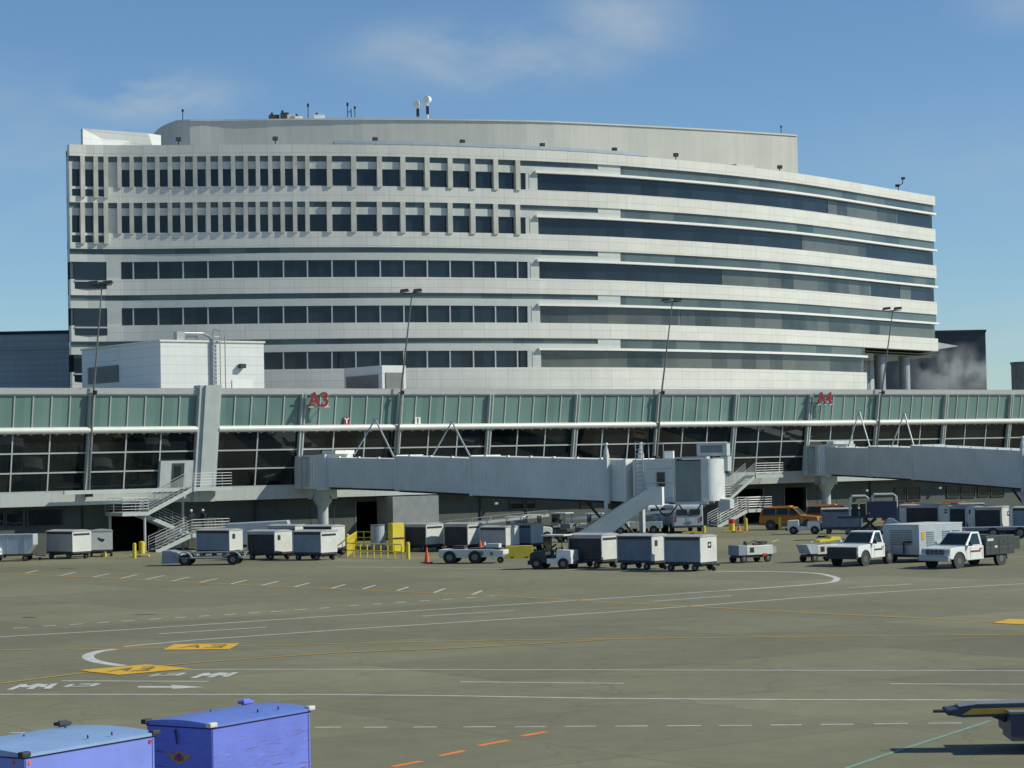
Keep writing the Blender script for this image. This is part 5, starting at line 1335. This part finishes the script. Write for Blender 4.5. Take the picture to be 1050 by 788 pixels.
def suv(px,py,th,label,group='orange vehicles by the concourse wall',off=(2.5,-1)):
    o,a=vplace(px,py,th,off); t=thing('utility_vehicle',label,'car',o,a,group); W=.96
    b=MB(); b.prism([(2.45,.45),(2.5,.75),(2.42,1.08),(1.05,1.2),(-2.5,1.2),(-2.55,.5)],-W,W); b.build('body','orange',t,bevel=.06)
    b=MB(); taper(b,-2.5,1.1,W-.04,1.201,-2.3,.35,W-.2,1.88); b.build('cab_roof','orange',t,bevel=.05)
    g_=MB(); glasspane(g_,[(1.04,-W+.14,1.25),(1.04,W-.14,1.25),(.43,W-.25,1.8),(.43,-W+.25,1.8)],(1,0,.6)); g_.build('windscreen','cglass',t)
    for s in (-1,1):
        for (x0,x1,x2,x3) in ((.85,.05,.05,.36),(-.05,-1.05,-1.05,-.05),(-1.15,-2.3,-2.15,-1.15)):
            g_=MB(); glasspane(g_,[(x0,s*(W-.055),1.27),(x1,s*(W-.055),1.27),(x2,s*(W-.19),1.8),(x3,s*(W-.19),1.8)],(0,s,0)); g_.build('side_window','cglass',t)
        h=MB(); h.box((2.47,s*.7,.88),(.06,.35,.2)); h.build('headlight','galv',t)
    b=MB(); b.rng(2.46,2.53,-.5,.5,.72,1.0); b.build('grille','dark',t)
    b=MB(); b.rng(2.45,2.62,-.95,.95,.42,.64); b.build('bumper','jetdark',t,bevel=.03)
    b=MB(); b.rng(-1.8,.1,-.6,-.5,1.9,1.96); b.rng(-1.8,.1,.5,.6,1.9,1.96); b.rng(-.3,.0,-.5,.5,1.89,2.0); b.build('roof_bar','amber',t)
    for x in (1.6,-1.55):
        for y in (-W+.12,W-.12):
            wheel(t,x,y,.38,.24); s=-1 if y<0 else 1
            MB().tube((x,s*(W-.05),.42),(x,s*(W+.01),.42),.45,.45,20).build('wheel_well','dark',t)
suv(838,543.5,-22,'orange utility vehicle parked right of the red topped bollard, headlights to the right',off=(2.4,-.9))
suv(884,541.5,-22,'dim orange vehicle half hidden behind the nearest orange one and a slate cart',off=(2.4,-.9))
suv(965,539.5,-15,'orange vehicle whose roof shows above the leftmost cut cornered cart',off=(2.4,-.9))
suv(1018,538.8,-15,'orange vehicle whose roof shows above the rightmost cut cornered cart',off=(2.4,-.9))
def van(px,py,th,label,L,W,H,m,off,reds=1):
    o,a=vplace(px,py,th,off); t=thing('panel_van',label,'van',o,a,'white vans under the bridge cab')
    # rear is -x
    b=MB(); b.prism([(L/2,.5),(L/2,1.2),(L/2-.9,1.4),(L/2-1.5,H-.05),(L/2-1.7,H),(-L/2+.1,H),(-L/2,H-.15),(-L/2-.05,.5)],-W/2,W/2); b.build('body',m,t,bevel=.07)
    for s in (-1,1):
        b=MB(); b.rng(-L/2-.075,-L/2-.055,s*.1 if s>0 else -W/2+.25,W/2-.25 if s>0 else -.1,H-.85,H-.35); b.build('rear_window','cglass',t)
        b=MB(); b.rng(-L/2-.09,-L/2-.05,s*(W/2-.18)-.07,s*(W/2-.18)+.07,.95,1.35); b.build('tail_light','lamp',t)
        b=MB(); b.box((L/2-.6,s*(W/2+.15),1.5),(.1,.2,.25)); b.build('mirror','dark',t)
    b=MB(); b.rng(-L/2-.2,-L/2-.06,-W/2,W/2,.45,.62); b.build('bumper','dark',t)
    b=MB(); b.rng(-L/2-.08,-L/2-.06,-.01,.01,.65,H-.2); b.rng(-L/2-.08,-L/2-.06,-.25,.25,.8,.95); b.build('door_seam_and_plate','jetdark',t)
    b=MB(); glasspane(b,[(L/2-.93,-W/2+.15,1.42),(L/2-.93,W/2-.15,1.42),(L/2-1.45,W/2-.2,H-.15),(L/2-1.45,-W/2+.2,H-.15)],(1,0,.5)); b.build('windscreen','cglass',t)
    for x in (L/2-1.0,-L/2+1.0):
        for y in (-W/2+.12,W/2-.12):
            wheel(t,x,y,.36,.22); s=-1 if y<0 else 1
            MB().tube((x,s*(W/2-.05),.4),(x,s*(W/2+.01),.4),.43,.43,18).build('wheel_well','dark',t)
van(676,546.2,104,'white van with two rear windows under the bridge cab',5.0,2.0,2.35,'white',(-2.5,0))
van(706,546.9,98,'larger pale box van right of the windowed one under the bridge cab',5.5,2.5,2.3,'acside',(-2.75,0))
# ---- tugs
def tug(px,py,th,label,front,rear,off,canopy=True,group='baggage tugs',s=1.0):
    o,a=vplace(px,py,th,off); t=thing('baggage_tug',label,'baggage tug',o,a,group); W=.7*s
    b=MB(); b.prism([(1.3*s,.3),(1.3*s,.85*s),(1.15*s,.98*s),(.3*s,1.02*s),(.25*s,.35)],-W,W); b.build('bonnet',front,t,bevel=.04)
    b=MB(); b.prism([(.24*s,.3),(.24*s,.62*s),(-.35*s,.62*s),(-.38*s,1.12*s),(-1.25*s,1.08*s),(-1.3*s,.3)],-W,W); b.build('rear_body',rear,t,bevel=.04)
    b=MB(); b.rng(-.3*s,.15*s,-.5,.5,.62*s,.78*s); b.rng(-.36*s,-.24*s,-.5,.5,.78*s,1.25*s); b.build('seat','dark',t,bevel=.03)
    b=MB(); b.tube((.35*s,-.2,1.0*s),(.12*s,-.2,1.3*s),.02); b.tube((.10*s,-.2,1.28*s),(.13*s,-.2,1.32*s),.18,.18,14); b.build('steering_wheel','dark',t)
    if canopy:
        b=MB()
        for x in (.45*s,-.75*s):
            for y in (-W+.06,W-.06): b.tube((x,y,.9*s),(x*.9,y,1.9*s),.03)
        b.build('canopy_posts','dark',t); b=MB(); b.rng(-.85*s,.55*s,-W,W,1.9*s,1.97*s); b.build('canopy','cartwhite',t)
        b=MB(); b.rng(.44*s,.46*s,-W+.1,W-.1,1.1*s,1.85*s); b.build('windscreen','cglass',t)
    b=MB(); b.rng(1.3*s,1.42*s,-W,W,.25,.5); b.rng(-1.45*s,-1.3*s,-W*.6,W*.6,.28,.45); b.build('bumpers','dark',t)
    for s_ in (-1,1):
        b=MB(); b.tube((1.3*s,s_*W*.7,.72*s),(1.34*s,s_*W*.7,.72*s),.08,.08,12); b.build('headlight','galv',t)
    for x in (.85*s,-.8*s):
        for y in (-W+.02,W-.02): wheel(t,x,y,.32,.22)
tug(569,583.3,158,'dark nosed tug with white tail and thin canopy pulling three carts','dark','white',(0.0,0),s=1.0)
tug(825,547.8,-12,'small white tug parked in front of the orange vehicle','white','white',(0,0),False)
tug(527,556,170,'white topped tug in the clutter beyond the low silver cart','acside','white',(0,0))
tug(590,556,150,'grey tug half hidden behind the sloping bridge stair','service','service',(0,0),False)
tug(575,551,150,'grey tug beneath the middle of the nearer bridge','jetdark','jetdark',(0,0),True)
tug(-17,576.5,0,'white tug whose nose touches the left edge of the picture','white','white',(0,0),False)
def utility(px,py,th,label):
    o,a=vplace(px,py,th); t=thing('ground_loader',label,'belt loader',o,a,'white belt loaders under the nearer bridge')
    b=MB(); b.rng(-2,2,-.9,.9,.45,1.0); b.build('body','cartwhite',t,bevel=.03)
    b=MB(); b.prism([(-3.1,1.25),(3.2,1.75),(3.2,1.95),(-3.1,1.45)],-.4,.4); b.build('boom','white',t)
    b=MB(); b.prism([(-3,1.46),(3.1,1.955),(3.1,1.98),(-3,1.49)],-.33,.33); b.build('belt','belt',t)
    b=MB(); railing(b,(-3,-.45,1.4),(3,-.45,1.9),.35,1,4,.02); b.build('hand_rail','galv',t)
    b=MB(); b.box((.9,-.5,1.25),(.9,.7,.5)); b.build('seat_box','jetdark',t)
    for x in (-1.3,1.3):
        for y in (-.8,.8): wheel(t,x,y,.34,.22)
utility(482,559,8,'white belt loader behind the carts left of the tug')
utility(522,553.5,12,'white belt loader nearer the wall, above the low silver cart')
utility(620,549,-5,'white belt loader behind the sloping bridge stair')
utility(655,547.5,-8,'white belt loader between the sloping bridge stair and the windowed van')
tug(610,552,165,'pale tug under the sloping bridge stair','acside','white',(0,0))
tug(548,553.5,12,'small pale tug behind the blue grey cart by the dark tug','white','acside',(0,0))
cart(1010,541.5,-8,2.6,1.5,1.9,'cartgrey','cartwhite','grey cart against the wall below the rightmost windows','carts along the right wall')
cart(950,542.2,-8,2.6,1.5,1.9,'curtblue','cartwhite','slate cart against the wall behind the raised navy lift','carts along the right wall')
# flat tractor
o,a=vplace(486,577.6,-12); t=thing('flat_tractor','low flat white tractor with a cone on its deck beside the orange cone','tractor',o,a)
b=MB(); b.prism([(-2.05,.45),(-1.9,.35),(1.9,.4),(2.05,.55),(2.05,.8),(1.2,.88),(-2.05,.88)],-.8,.8); b.build('body','cartwhite',t,bevel=.04)
b=MB(); b.rng(-1.2,-.5,-.5,.5,.882,1.1); b.rng(-.2,1.8,-.7,.7,.882,.95); b.build('deck','dark',t)
b=MB(); b.rng(.9,1.7,-.5,.3,.953,1.2); b.tube((.7,0,.953),(.7,0,1.3),.15,.05,10); b.build('deck_box','cartwhite',t)
b=MB(); b.tube((.5,-.3,.955),(.5,-.3,1.4),.13,.03,12); b.build('deck_cone','cone',t)
b=MB(); b.rng(.4,.8,-.815,-.803,.5,.75); b.rng(1.2,1.4,-.815,-.803,.5,.7); b.build('side_plates','jetdark',t)
for x in (-1.35,.25):
    for y in (-.75,.75): wheel(t,x,y,.40,.22)
wheel(t,1.75,-.3,.2,.12); 
# low flat trailer at left
o,a=vplace(212,579.4,-3); t=thing('flat_trailer','low dark flatbed trailer with arched mudguards parked before the left carts','trailer',o,a)
b=MB(); b.prism([(-2.75,.15),(-2.7,.98),(-2.2,.98),(-1.7,.85),(-1.35,.5),(-1.6,.18)],-.85,.85); b.build('front_housing','cartgrey',t,bevel=.03)
b=MB(); b.rng(-1.5,2.4,-.9,.9,.42,.56); b.rng(-1.2,2.6,-.7,.7,.75,.83); b.build('deck','jetdark',t)
for x in (-1.25,1.85):
    for s in (-1,1):
        P=[(x+.47*math.cos(R(q)),.36+.47*math.sin(R(q))) for q in range(20,161,14)]; Q=[(x+.54*math.cos(R(q)),.36+.54*math.sin(R(q))) for q in range(160,19,-14)]
        MB().prism(P+Q,s*.9-.14,s*.9+.14).build('mudguard','galv',t); wheel(t,x,s*.85,.36,.22)
b=MB(); b.path([(-1.6,-.92,.5),(-.7,-.92,.5),(1.3,-.92,.5)],.05); b.build('side_rail','galv',t)
# covered ramp behind the left row (pale tarp)
o,a=vplace(264,565,0); t=thing('covered_trailer','pale blue grey sheeted trailer behind the carts by the left stair','trailer',o,a)
b=MB(); b.prism([(-2.4,.5),(2.0,.5),(2.5,1.5),(2.3,2.2),(-2.2,2.05)],-.9,.9); b.build('sheeted_body','acside',t,bevel=.04)
b=MB(); b.rng(-2.2,2,-.7,.7,.35,.498); b.build('chassis','dark',t)
for x in (-1.4,1.4):
    for y in (-.75,.75): wheel(t,x,y,.28,.18)
# power cart, v bin cart
def power_cart(px,py,label,kind):
    o,a=vplace(px,py,33); t=thing('power_cart',label,'equipment cart',o,a,'small white equipment carts')
    b=MB(); b.rng(-.7,1.3,-.5,.5,.45,1.0); b.build('housing','cartwhite',t,bevel=.03)
    if kind==0:
        b=MB(); b.rng(-1.3,-.72,-.5,.5,.45,1.05); b.build('end_box','cartgrey',t,bevel=.02)
        b=MB(); b.tube((-.4,0,1.0),(-.4,0,1.25),.12,.1,10); b.tube((.2,0,1.06),(1.0,0,1.1),.09,.09,8); b.box((.9,.1,1.12),(.5,.5,.18)); b.path([(-.6,-.4,1.1),(0,-.4,1.3),(.5,-.3,1.05)],.03); b.build('hoses','dark',t)
        b=MB(); b.rng(1.32,1.6,-.45,.45,.5,.9); b.build('rear_frame','galv',t)
        b=MB(); b.rng(.5,.8,-.52,-.503,.35,.52); b.build('red_tag','red',t)
    else:
        b=MB(); b.prism([(-1.5,1.05),(-1.2,.5),(-.72,.5),(-.72,1.05)],-.5,.5); b.build('sloped_bin','acside',t)
        b=MB(); b.prism([(-.3,1.15),(1.3,1.25),(1.3,1.42),(.6,1.45),(.5,1.33),(-.3,1.25)],-.3,.3); b.build('yellow_boom','yellow',t)
    b=MB(); b.rng(-.45,-.15,-.512,-.503,.6,.9); b.build('emblem','logo',t)
    b=MB(); b.rng(-1.2,1.3,-.4,.4,.3,.448); b.build('chassis','dark',t)
    for x in (-.95,.85):
        for y in (-.5,.5): wheel(t,x,y,.22,.14)
power_cart(770,576.8,'small white power cart with hoses on top, right of the three cart train',0)
power_cart(842,576,'small white cart with a yellow boom just left of the white pickup',1)
# lift with tubular cabs
o,a=vplace(893,553,-6); t=thing('aerial_lift','raised navy lift platform with white tube cages behind the white pickup','lift',o,a)
b=MB(); b.rng(-2.4,-.3,-.6,.6,1.55,1.72); b.rng(-.2,1.9,-.7,.7,1.55,2.75); b.build('platform','navy',t,bevel=.03)
def cage(x0,x1,z0,z1,nm,m):
    b=MB()
    for y in (-.65,.65):
        b.path([(x0,y,z0),(x0+.08,y,z1-.15),(x0+.25,y,z1),(x1-.2,y,z1),(x1,y,z1-.2),(x1,y,z0)],.05,6)
    for x in (x0+.25,x1-.2): b.tube((x,-.65,z1),(x,.65,z1),.05)
    b.rng(x0+.2,x1-.2,-.6,.6,z1+.02,z1+.08); b.build(nm,m,t)
cage(-1.5,-.1,1.72,3.15,'tube_cage','cartwhite'); cage(.1,1.9,2.3,3.25,'tube_cage','cartwhite')
b=MB(); b.rng(-1.35,-.9,-.55,.55,1.73,2.6); b.rng(-.75,-.35,-.55,.55,1.73,2.6); b.build('control_cabin','cglass',t)
b=MB(); b.path([(-.9,-.4,.5),(.4,-.4,1.5)],.1); b.path([(-.9,.4,.5),(.4,.4,1.5)],.1); b.path([(.6,-.4,.5),(-.4,-.4,1.5)],.1); b.path([(.6,.4,.5),(-.4,.4,1.5)],.1); b.build('scissor_arms','dark',t)
b=MB(); b.rng(-1.8,2.6,-.95,.95,.35,.6); b.build('chassis','dark',t)
b=MB(); b.prism([(.7,.6),(2.7,.6),(2.5,.9),(1.5,1.53),(1.2,1.53)],-.9,.9); b.build('engine_cover','acside',t,bevel=.03)
for x in (-1.2,2.0):
    for y in (-.85,.85): wheel(t,x,y,.36,.24)
b=MB(); b.tube((-.3,-.72,2.0),(-.3,-.72,2.0001),.1); b.box((-.1,-.715,1.9),(.1,.02,.1)); b.build('marker_light','amber',t)
# long low dolly behind the air unit under the right carts
o,a=vplace(1003,553,-3); t=thing('flat_trailer','long low slate flatbed in front of the cut cornered carts','trailer',o,a)
b=MB(); b.rng(-3.6,3.6,-.9,.9,.62,.85); b.build('deck','curtblue',t,bevel=.02)
b=MB(); b.rng(-3.4,3.4,-.5,.5,.4,.618); b.build('chassis','dark',t)
for x in (-2.6,.9,2.8):
    for y in (-.8,.8): wheel(t,x,y,.42,.25)

# ================================================================ SMALL STREET FURNITURE
def bollard(px,py,h,label,m='yellow',cap=None,r=0.13):
    o=G(px,py); t=thing('bollard',label,'bollard',o,0,'bollards along the wall')
    MB().tube((0,0,0),(0,0,h),r,r,14).build('post',m,t); MB().tube((0,0,h+.002),(0,0,h+.06),r*.95,r*.5,14).build('cap',cap or m,t)
    return t
bollard(107.8,571,1.0,'yellow bollard nearest the white cart end with the dark emblem')
bollard(138,572.6,1.0,'yellow bollard standing alone left of the left stair foot')
b=bollard(145.5,568,.85,'fat yellow post just behind the lone bollard by the left stair',r=.22)
bollard(356.5,566,1.2,'yellow bollard at the left end of the yellow railing',r=.14)
bollard(418.5,573.5,1.05,'yellow bollard at the right front corner of the yellow railing')
bollard(414,566,1.3,'yellow bollard behind the right end of the railing',r=.14)
bollard(765,544.5,1.0,'yellow bollard between the metal stair foot and the orange vehicle')
bollard(800,543.8,1.0,'yellow bollard in front of the orange vehicle')
bollard(722,546.6,.5,'short yellow post beside the pale box van')
bollard(496,565.5,.9,'yellow post at the right end of the back railing')
o=G(750.5,545.5); t=thing('bollard','thick yellow bollard with a red top at the metal stair foot','bollard',o,0,'bollards along the wall')
MB().tube((0,0,0),(0,0,.7),.24,.24,16).build('post','yellow',t); MB().tube((0,0,.702),(0,0,1.05),.27,.25,16).build('red_top','red',t)
def yrail(pts,label,h=1.05,nr=3):
    P=[G(*p) for p in pts]; t=thing('safety_railing',label,'railing',P[0],0,'yellow railings'); o=P[0]
    for p,q in zip(P,P[1:]):
        b=MB(); railing(b,p-o,q-o,h,nr,max(2,round((q-p).length/0.72)),.045); b.build('rail_panel','yellow',t)
yrail([(356,571.5),(412,573.5)],'front yellow pipe railing beside the yellow pillar',.95,2)
yrail([(356,571),(366,563),(418,563.5)],'taller yellow pipe railing just behind the front one',1.25)
yrail([(418,563.5),(494,565)],'yellow pipe railing in front of the dark carts',1.2)
yrail([(566,543),(592,543)],'faint yellow railing against the wall under the nearer bridge',1.2)
def wallbox(px,py,w,d_,h,m,name,label,cat,grp=None):
    o=G(px,py); t=thing(name,label,cat,o,TANG,grp)
    MB().box((0,0,h/2+.05),(w,d_,h)).build('body',m,t,bevel=.02)
    b=MB(); b.rng(-w/2+.03,w/2-.03,-d_/2-.02,-d_/2-.003,h*.48,h*.52+.03); b.rng(-w/2+.05,w/2-.05,-d_/2+.05,d_/2-.05,0,.05); b.build('panel_line_and_plinth','under',t)
    return t
wallbox(406.5,567.5,.95,.6,2.05,'yellow','yellow_cabinet','tall yellow cabinet behind the yellow railings','cabinet')
o=G(387.5,564); t=thing('grey_drum','pale grey drum standing in the dark opening behind the yellow railing','drum',o)
MB().tube((0,0,.05),(0,0,1.75),.5,.5,18).build('shell','acside',t); b=MB(); b.tube((0,0,1.752),(0,0,1.82),.53,.53,18); b.tube((0,0,0),(0,0,.048),.53,.53,18); b.build('rims','louver',t)
# yellow blocks
def barrier(x0,x1,y,h,label):
    a=G(x0,y);c=G(x1,y); t=thing('barrier_block',label,'barrier',(a+c)/2,0,'low yellow barriers'); w=(c-a).length
    n=max(1,round(w/1.2))
    b=MB(); b.prism([(-w/2,0),(w/2,0),(w/2-.05,h),(-w/2+.05,h)],-.2,.2); b.build('block','yellow',t,bevel=.02)
    b=MB(); 
    for k in range(n): b.rng(-w/2+w*(k+.4)/n,-w/2+w*(k+.6)/n,-.21,-.19,0.003,.1)
    b.build('fork_slots','under',t)
barrier(519,546,572.5,.8,'solid yellow barrier left of the dark tug'); barrier(742,762,546.2,.14,'low yellow kerb at the metal stair foot'); barrier(700,719,547.5,.14,'low yellow kerb behind the three cart train')
barrier(134,152,571,.12,'low yellow kerb beside the lone bollard')
def cone(px,py,h,label):
    o=G(px,py); t=thing('traffic_cone',label,'traffic cone',o,0,'traffic cones')
    MB().tube((0,0,.05),(0,0,h),.17,.03,16).build('cone_body','cone',t); MB().box((0,0,.025),(.75,.6,.05)).build('base','rubber',t)
    MB().tube((0,0,h*.55),(0,0,h*.68),.102,.078,16).build('collar','cone',t)
cone(437.8,577.4,1.0,'tall orange cone on a black base beside the flat white tractor'); cone(758,545,.55,'small orange cone between the red topped bollard and the yellow one')
o=G(789,542.5)
# red tool box on stair foot region omitted; chocks lying on the apron
def chock(px,py,label):
    o=G(px,py); t=tag(MB().prism([(-.3,0),(.3,0),(.18,.14),(-.12,.14)],-.1,.1).build('wheel_chock','rubber'),label,'wheel chock','black chocks on the apron'); t.location=(o.x,o.y,0.01)
chock(841,551.6,'black chock lying left of a twin one on the open apron'); chock(846,551.4,'black chock lying right of its twin on the open apron'); chock(789,542.4,'black chock lying before the orange vehicle')

# ================================================================ PEOPLE ON THE LOWER LANDING
def person(wpos,face,label,shirt,armup=0):
    t=thing('person',label,'person',wpos,face,'people on the stair landing')
    V=[(0,0,.95),(0,0,1.15),(0,0,1.38),(0,0,1.50),(0,.02,1.60),(0,.02,1.70),
       (-.1,0,.90),(-.11,.03,.50),(-.12,-.02,.08),(-.12,.12,.03),(.1,0,.90),(.12,-.02,.50),(.13,0,.08),(.13,.13,.03),
       (-.2,0,1.40),(-.27,.02,1.12),(-.22,.2,1.0),(-.2,.28,.99),(.2,0,1.40),(.28,.03,1.12),(.2,.22,1.05+armup),(.17,.3,1.06+armup)]
    E=[(0,1),(1,2),(2,3),(3,4),(4,5),(0,6),(6,7),(7,8),(8,9),(0,10),(10,11),(11,12),(12,13),(2,14),(14,15),(15,16),(16,17),(2,18),(18,19),(19,20),(20,21)]
    rr=[.15,.14,.17,.06,.10,.085,.1,.065,.045,.04,.1,.065,.045,.04,.07,.05,.035,.035,.07,.05,.035,.035]
    me=bpy.data.meshes.new('person_body');me.from_pydata(V,E,[]);o=bpy.data.objects.new('body',me);COL.objects.link(o);o.parent=t
    m=o.modifiers.new('skin','SKIN');o.modifiers.new('sub','SUBSURF').levels=1
    for i,sv in enumerate(me.skin_vertices[0].data): sv.radius=(rr[i],rr[i]*(.75 if i<3 else 1)); sv.use_root=(i==0)
    o.modifiers['sub'].render_levels=2
    me.materials.append(M[shirt])
    b=MB(); b.tube((0,.02,1.72),(0,.02,1.80),.105,.07,12); b.tube((0,.02,1.66),(0,.02,1.72),.108,.105,12); b.build('cap','capwhite',t)
    b=MB(); b.box((0,.115,1.62),(.12,.02,.10)); b.build('face','skin',t,bevel=.01)
s0,s1,z,yo_=STAIR_LAND
person(tw(s0+0.75,-1.5+yo_-.6,z),R(200),'person in dark clothes and white cap standing at the left on the low stair landing','cloth')
person(tw(s0+1.6,-1.5+yo_-.9,z),R(140),'person in dark clothes with a raised pale sleeve, right of the other on the landing','cloth',.15)
b=None

# ================================================================ CAMERA, SUN, SKY
cam=bpy.data.cameras.new('camera'); co=bpy.data.objects.new('camera',cam); COL.objects.link(co)
m3=Matrix((rt,up,-fw)).transposed(); co.matrix_world=Matrix.Translation(CP)@m3.to_4x4()
cam.sensor_fit='HORIZONTAL'; cam.sensor_width=36; cam.lens=F/1050*36; cam.clip_start=0.5; cam.clip_end=20000
sc.camera=co
EL=R(37); PHI=R(4)
sd=Vector((math.cos(PHI)*math.cos(EL),-math.sin(PHI)*math.cos(EL),math.sin(EL)))
sl=bpy.data.lights.new('sun','SUN'); sl.energy=4.2; sl.angle=R(0.53); sl.color=(1.0,.97,.80)
so=bpy.data.objects.new('sun',sl); COL.objects.link(so); so.rotation_euler=sd.to_track_quat('Z','Y').to_euler(); so.location=(60,-40,80)
w=bpy.data.worlds.new('World'); sc.world=w; w.use_nodes=True; nt=w.node_tree;N=nt.nodes;L=nt.links
bg=N['Background']; sky=N.new('ShaderNodeTexSky'); sky.sky_type='NISHITA'; sky.sun_disc=False; sky.sun_elevation=EL
sky.sun_rotation=math.pi/2+PHI; sky.air_density=1.0; sky.dust_density=0.1; sky.ozone_density=2.5; sky.altitude=800
# thin high cloud mixed into the sky
tc=N.new('ShaderNodeTexCoord'); mp=N.new('ShaderNodeMapping'); mp.inputs['Scale'].default_value=(14,14,30); L.new(tc.outputs['Generated'],mp.inputs['Vector'])
nz=N.new('ShaderNodeTexNoise'); nz.inputs['Scale'].default_value=1.0; nz.inputs['Detail'].default_value=6; nz.inputs['Roughness'].default_value=.5; nz.inputs['Distortion'].default_value=.3; L.new(mp.outputs[0],nz.inputs['Vector'])
rn=N.new('ShaderNodeMapRange'); rn.inputs['From Min'].default_value=.36; rn.inputs['From Max'].default_value=.72; L.new(nz.outputs['Fac'],rn.inputs['Value'])
acc=None
for (px,py,rx,rz,am) in ((500,58,.09,.026,.85),(640,22,.06,.022,.6),(155,100,.06,.02,1.0),(1000,330,.07,.018,.5),(1045,10,.04,.015,.3),(30,150,.07,.02,.2),(-500,150,.4,.06,.6),(1700,120,.4,.05,.6)):
    dv=ray(px,py).normalized(); sb=N.new('ShaderNodeVectorMath'); sb.operation='SUBTRACT'; L.new(tc.outputs['Generated'],sb.inputs[0]); sb.inputs[1].default_value=dv
    di=N.new('ShaderNodeVectorMath'); di.operation='DIVIDE'; L.new(sb.outputs[0],di.inputs[0]); di.inputs[1].default_value=(rx,rx*2,rz)
    le=N.new('ShaderNodeVectorMath'); le.operation='LENGTH'; L.new(di.outputs[0],le.inputs[0])
    mr=N.new('ShaderNodeMapRange'); mr.interpolation_type='SMOOTHSTEP'; mr.inputs['From Min'].default_value=1.0; mr.inputs['From Max'].default_value=0.0; mr.inputs['To Min'].default_value=0; mr.inputs['To Max'].default_value=am; L.new(le.outputs['Value'],mr.inputs['Value'])
    if acc is None: acc=mr.outputs[0]
    else:
        ad=N.new('ShaderNodeMath'); ad.operation='MAXIMUM'; L.new(acc,ad.inputs[0]); L.new(mr.outputs[0],ad.inputs[1]); acc=ad.outputs[0]
rp=N.new('ShaderNodeMath'); rp.operation='MULTIPLY'; L.new(acc,rp.inputs[0]); L.new(rn.outputs[0],rp.inputs[1])
mx=N.new('ShaderNodeMix'); mx.data_type='RGBA'; L.new(rp.outputs[0],mx.inputs['Factor']); L.new(sky.outputs['Color'],mx.inputs['A']); mx.inputs['B'].default_value=(7.2,6.4,5.7,1)
tn=N.new('ShaderNodeMix'); tn.data_type='RGBA'; tn.blend_type='MULTIPLY'; tn.inputs['Factor'].default_value=1; tn.inputs['B'].default_value=(.77,.955,1.10,1); L.new(mx.outputs['Result'],tn.inputs['A']); L.new(tn.outputs['Result'],bg.inputs['Color']); bg.inputs['Strength'].default_value=0.095
sc.cycles.volume_bounces=3
vs=sc.view_settings; vs.view_transform='Standard'; vs.look='None'; vs.gamma=1; vs.use_curve_mapping=False; vs.exposure=0.0
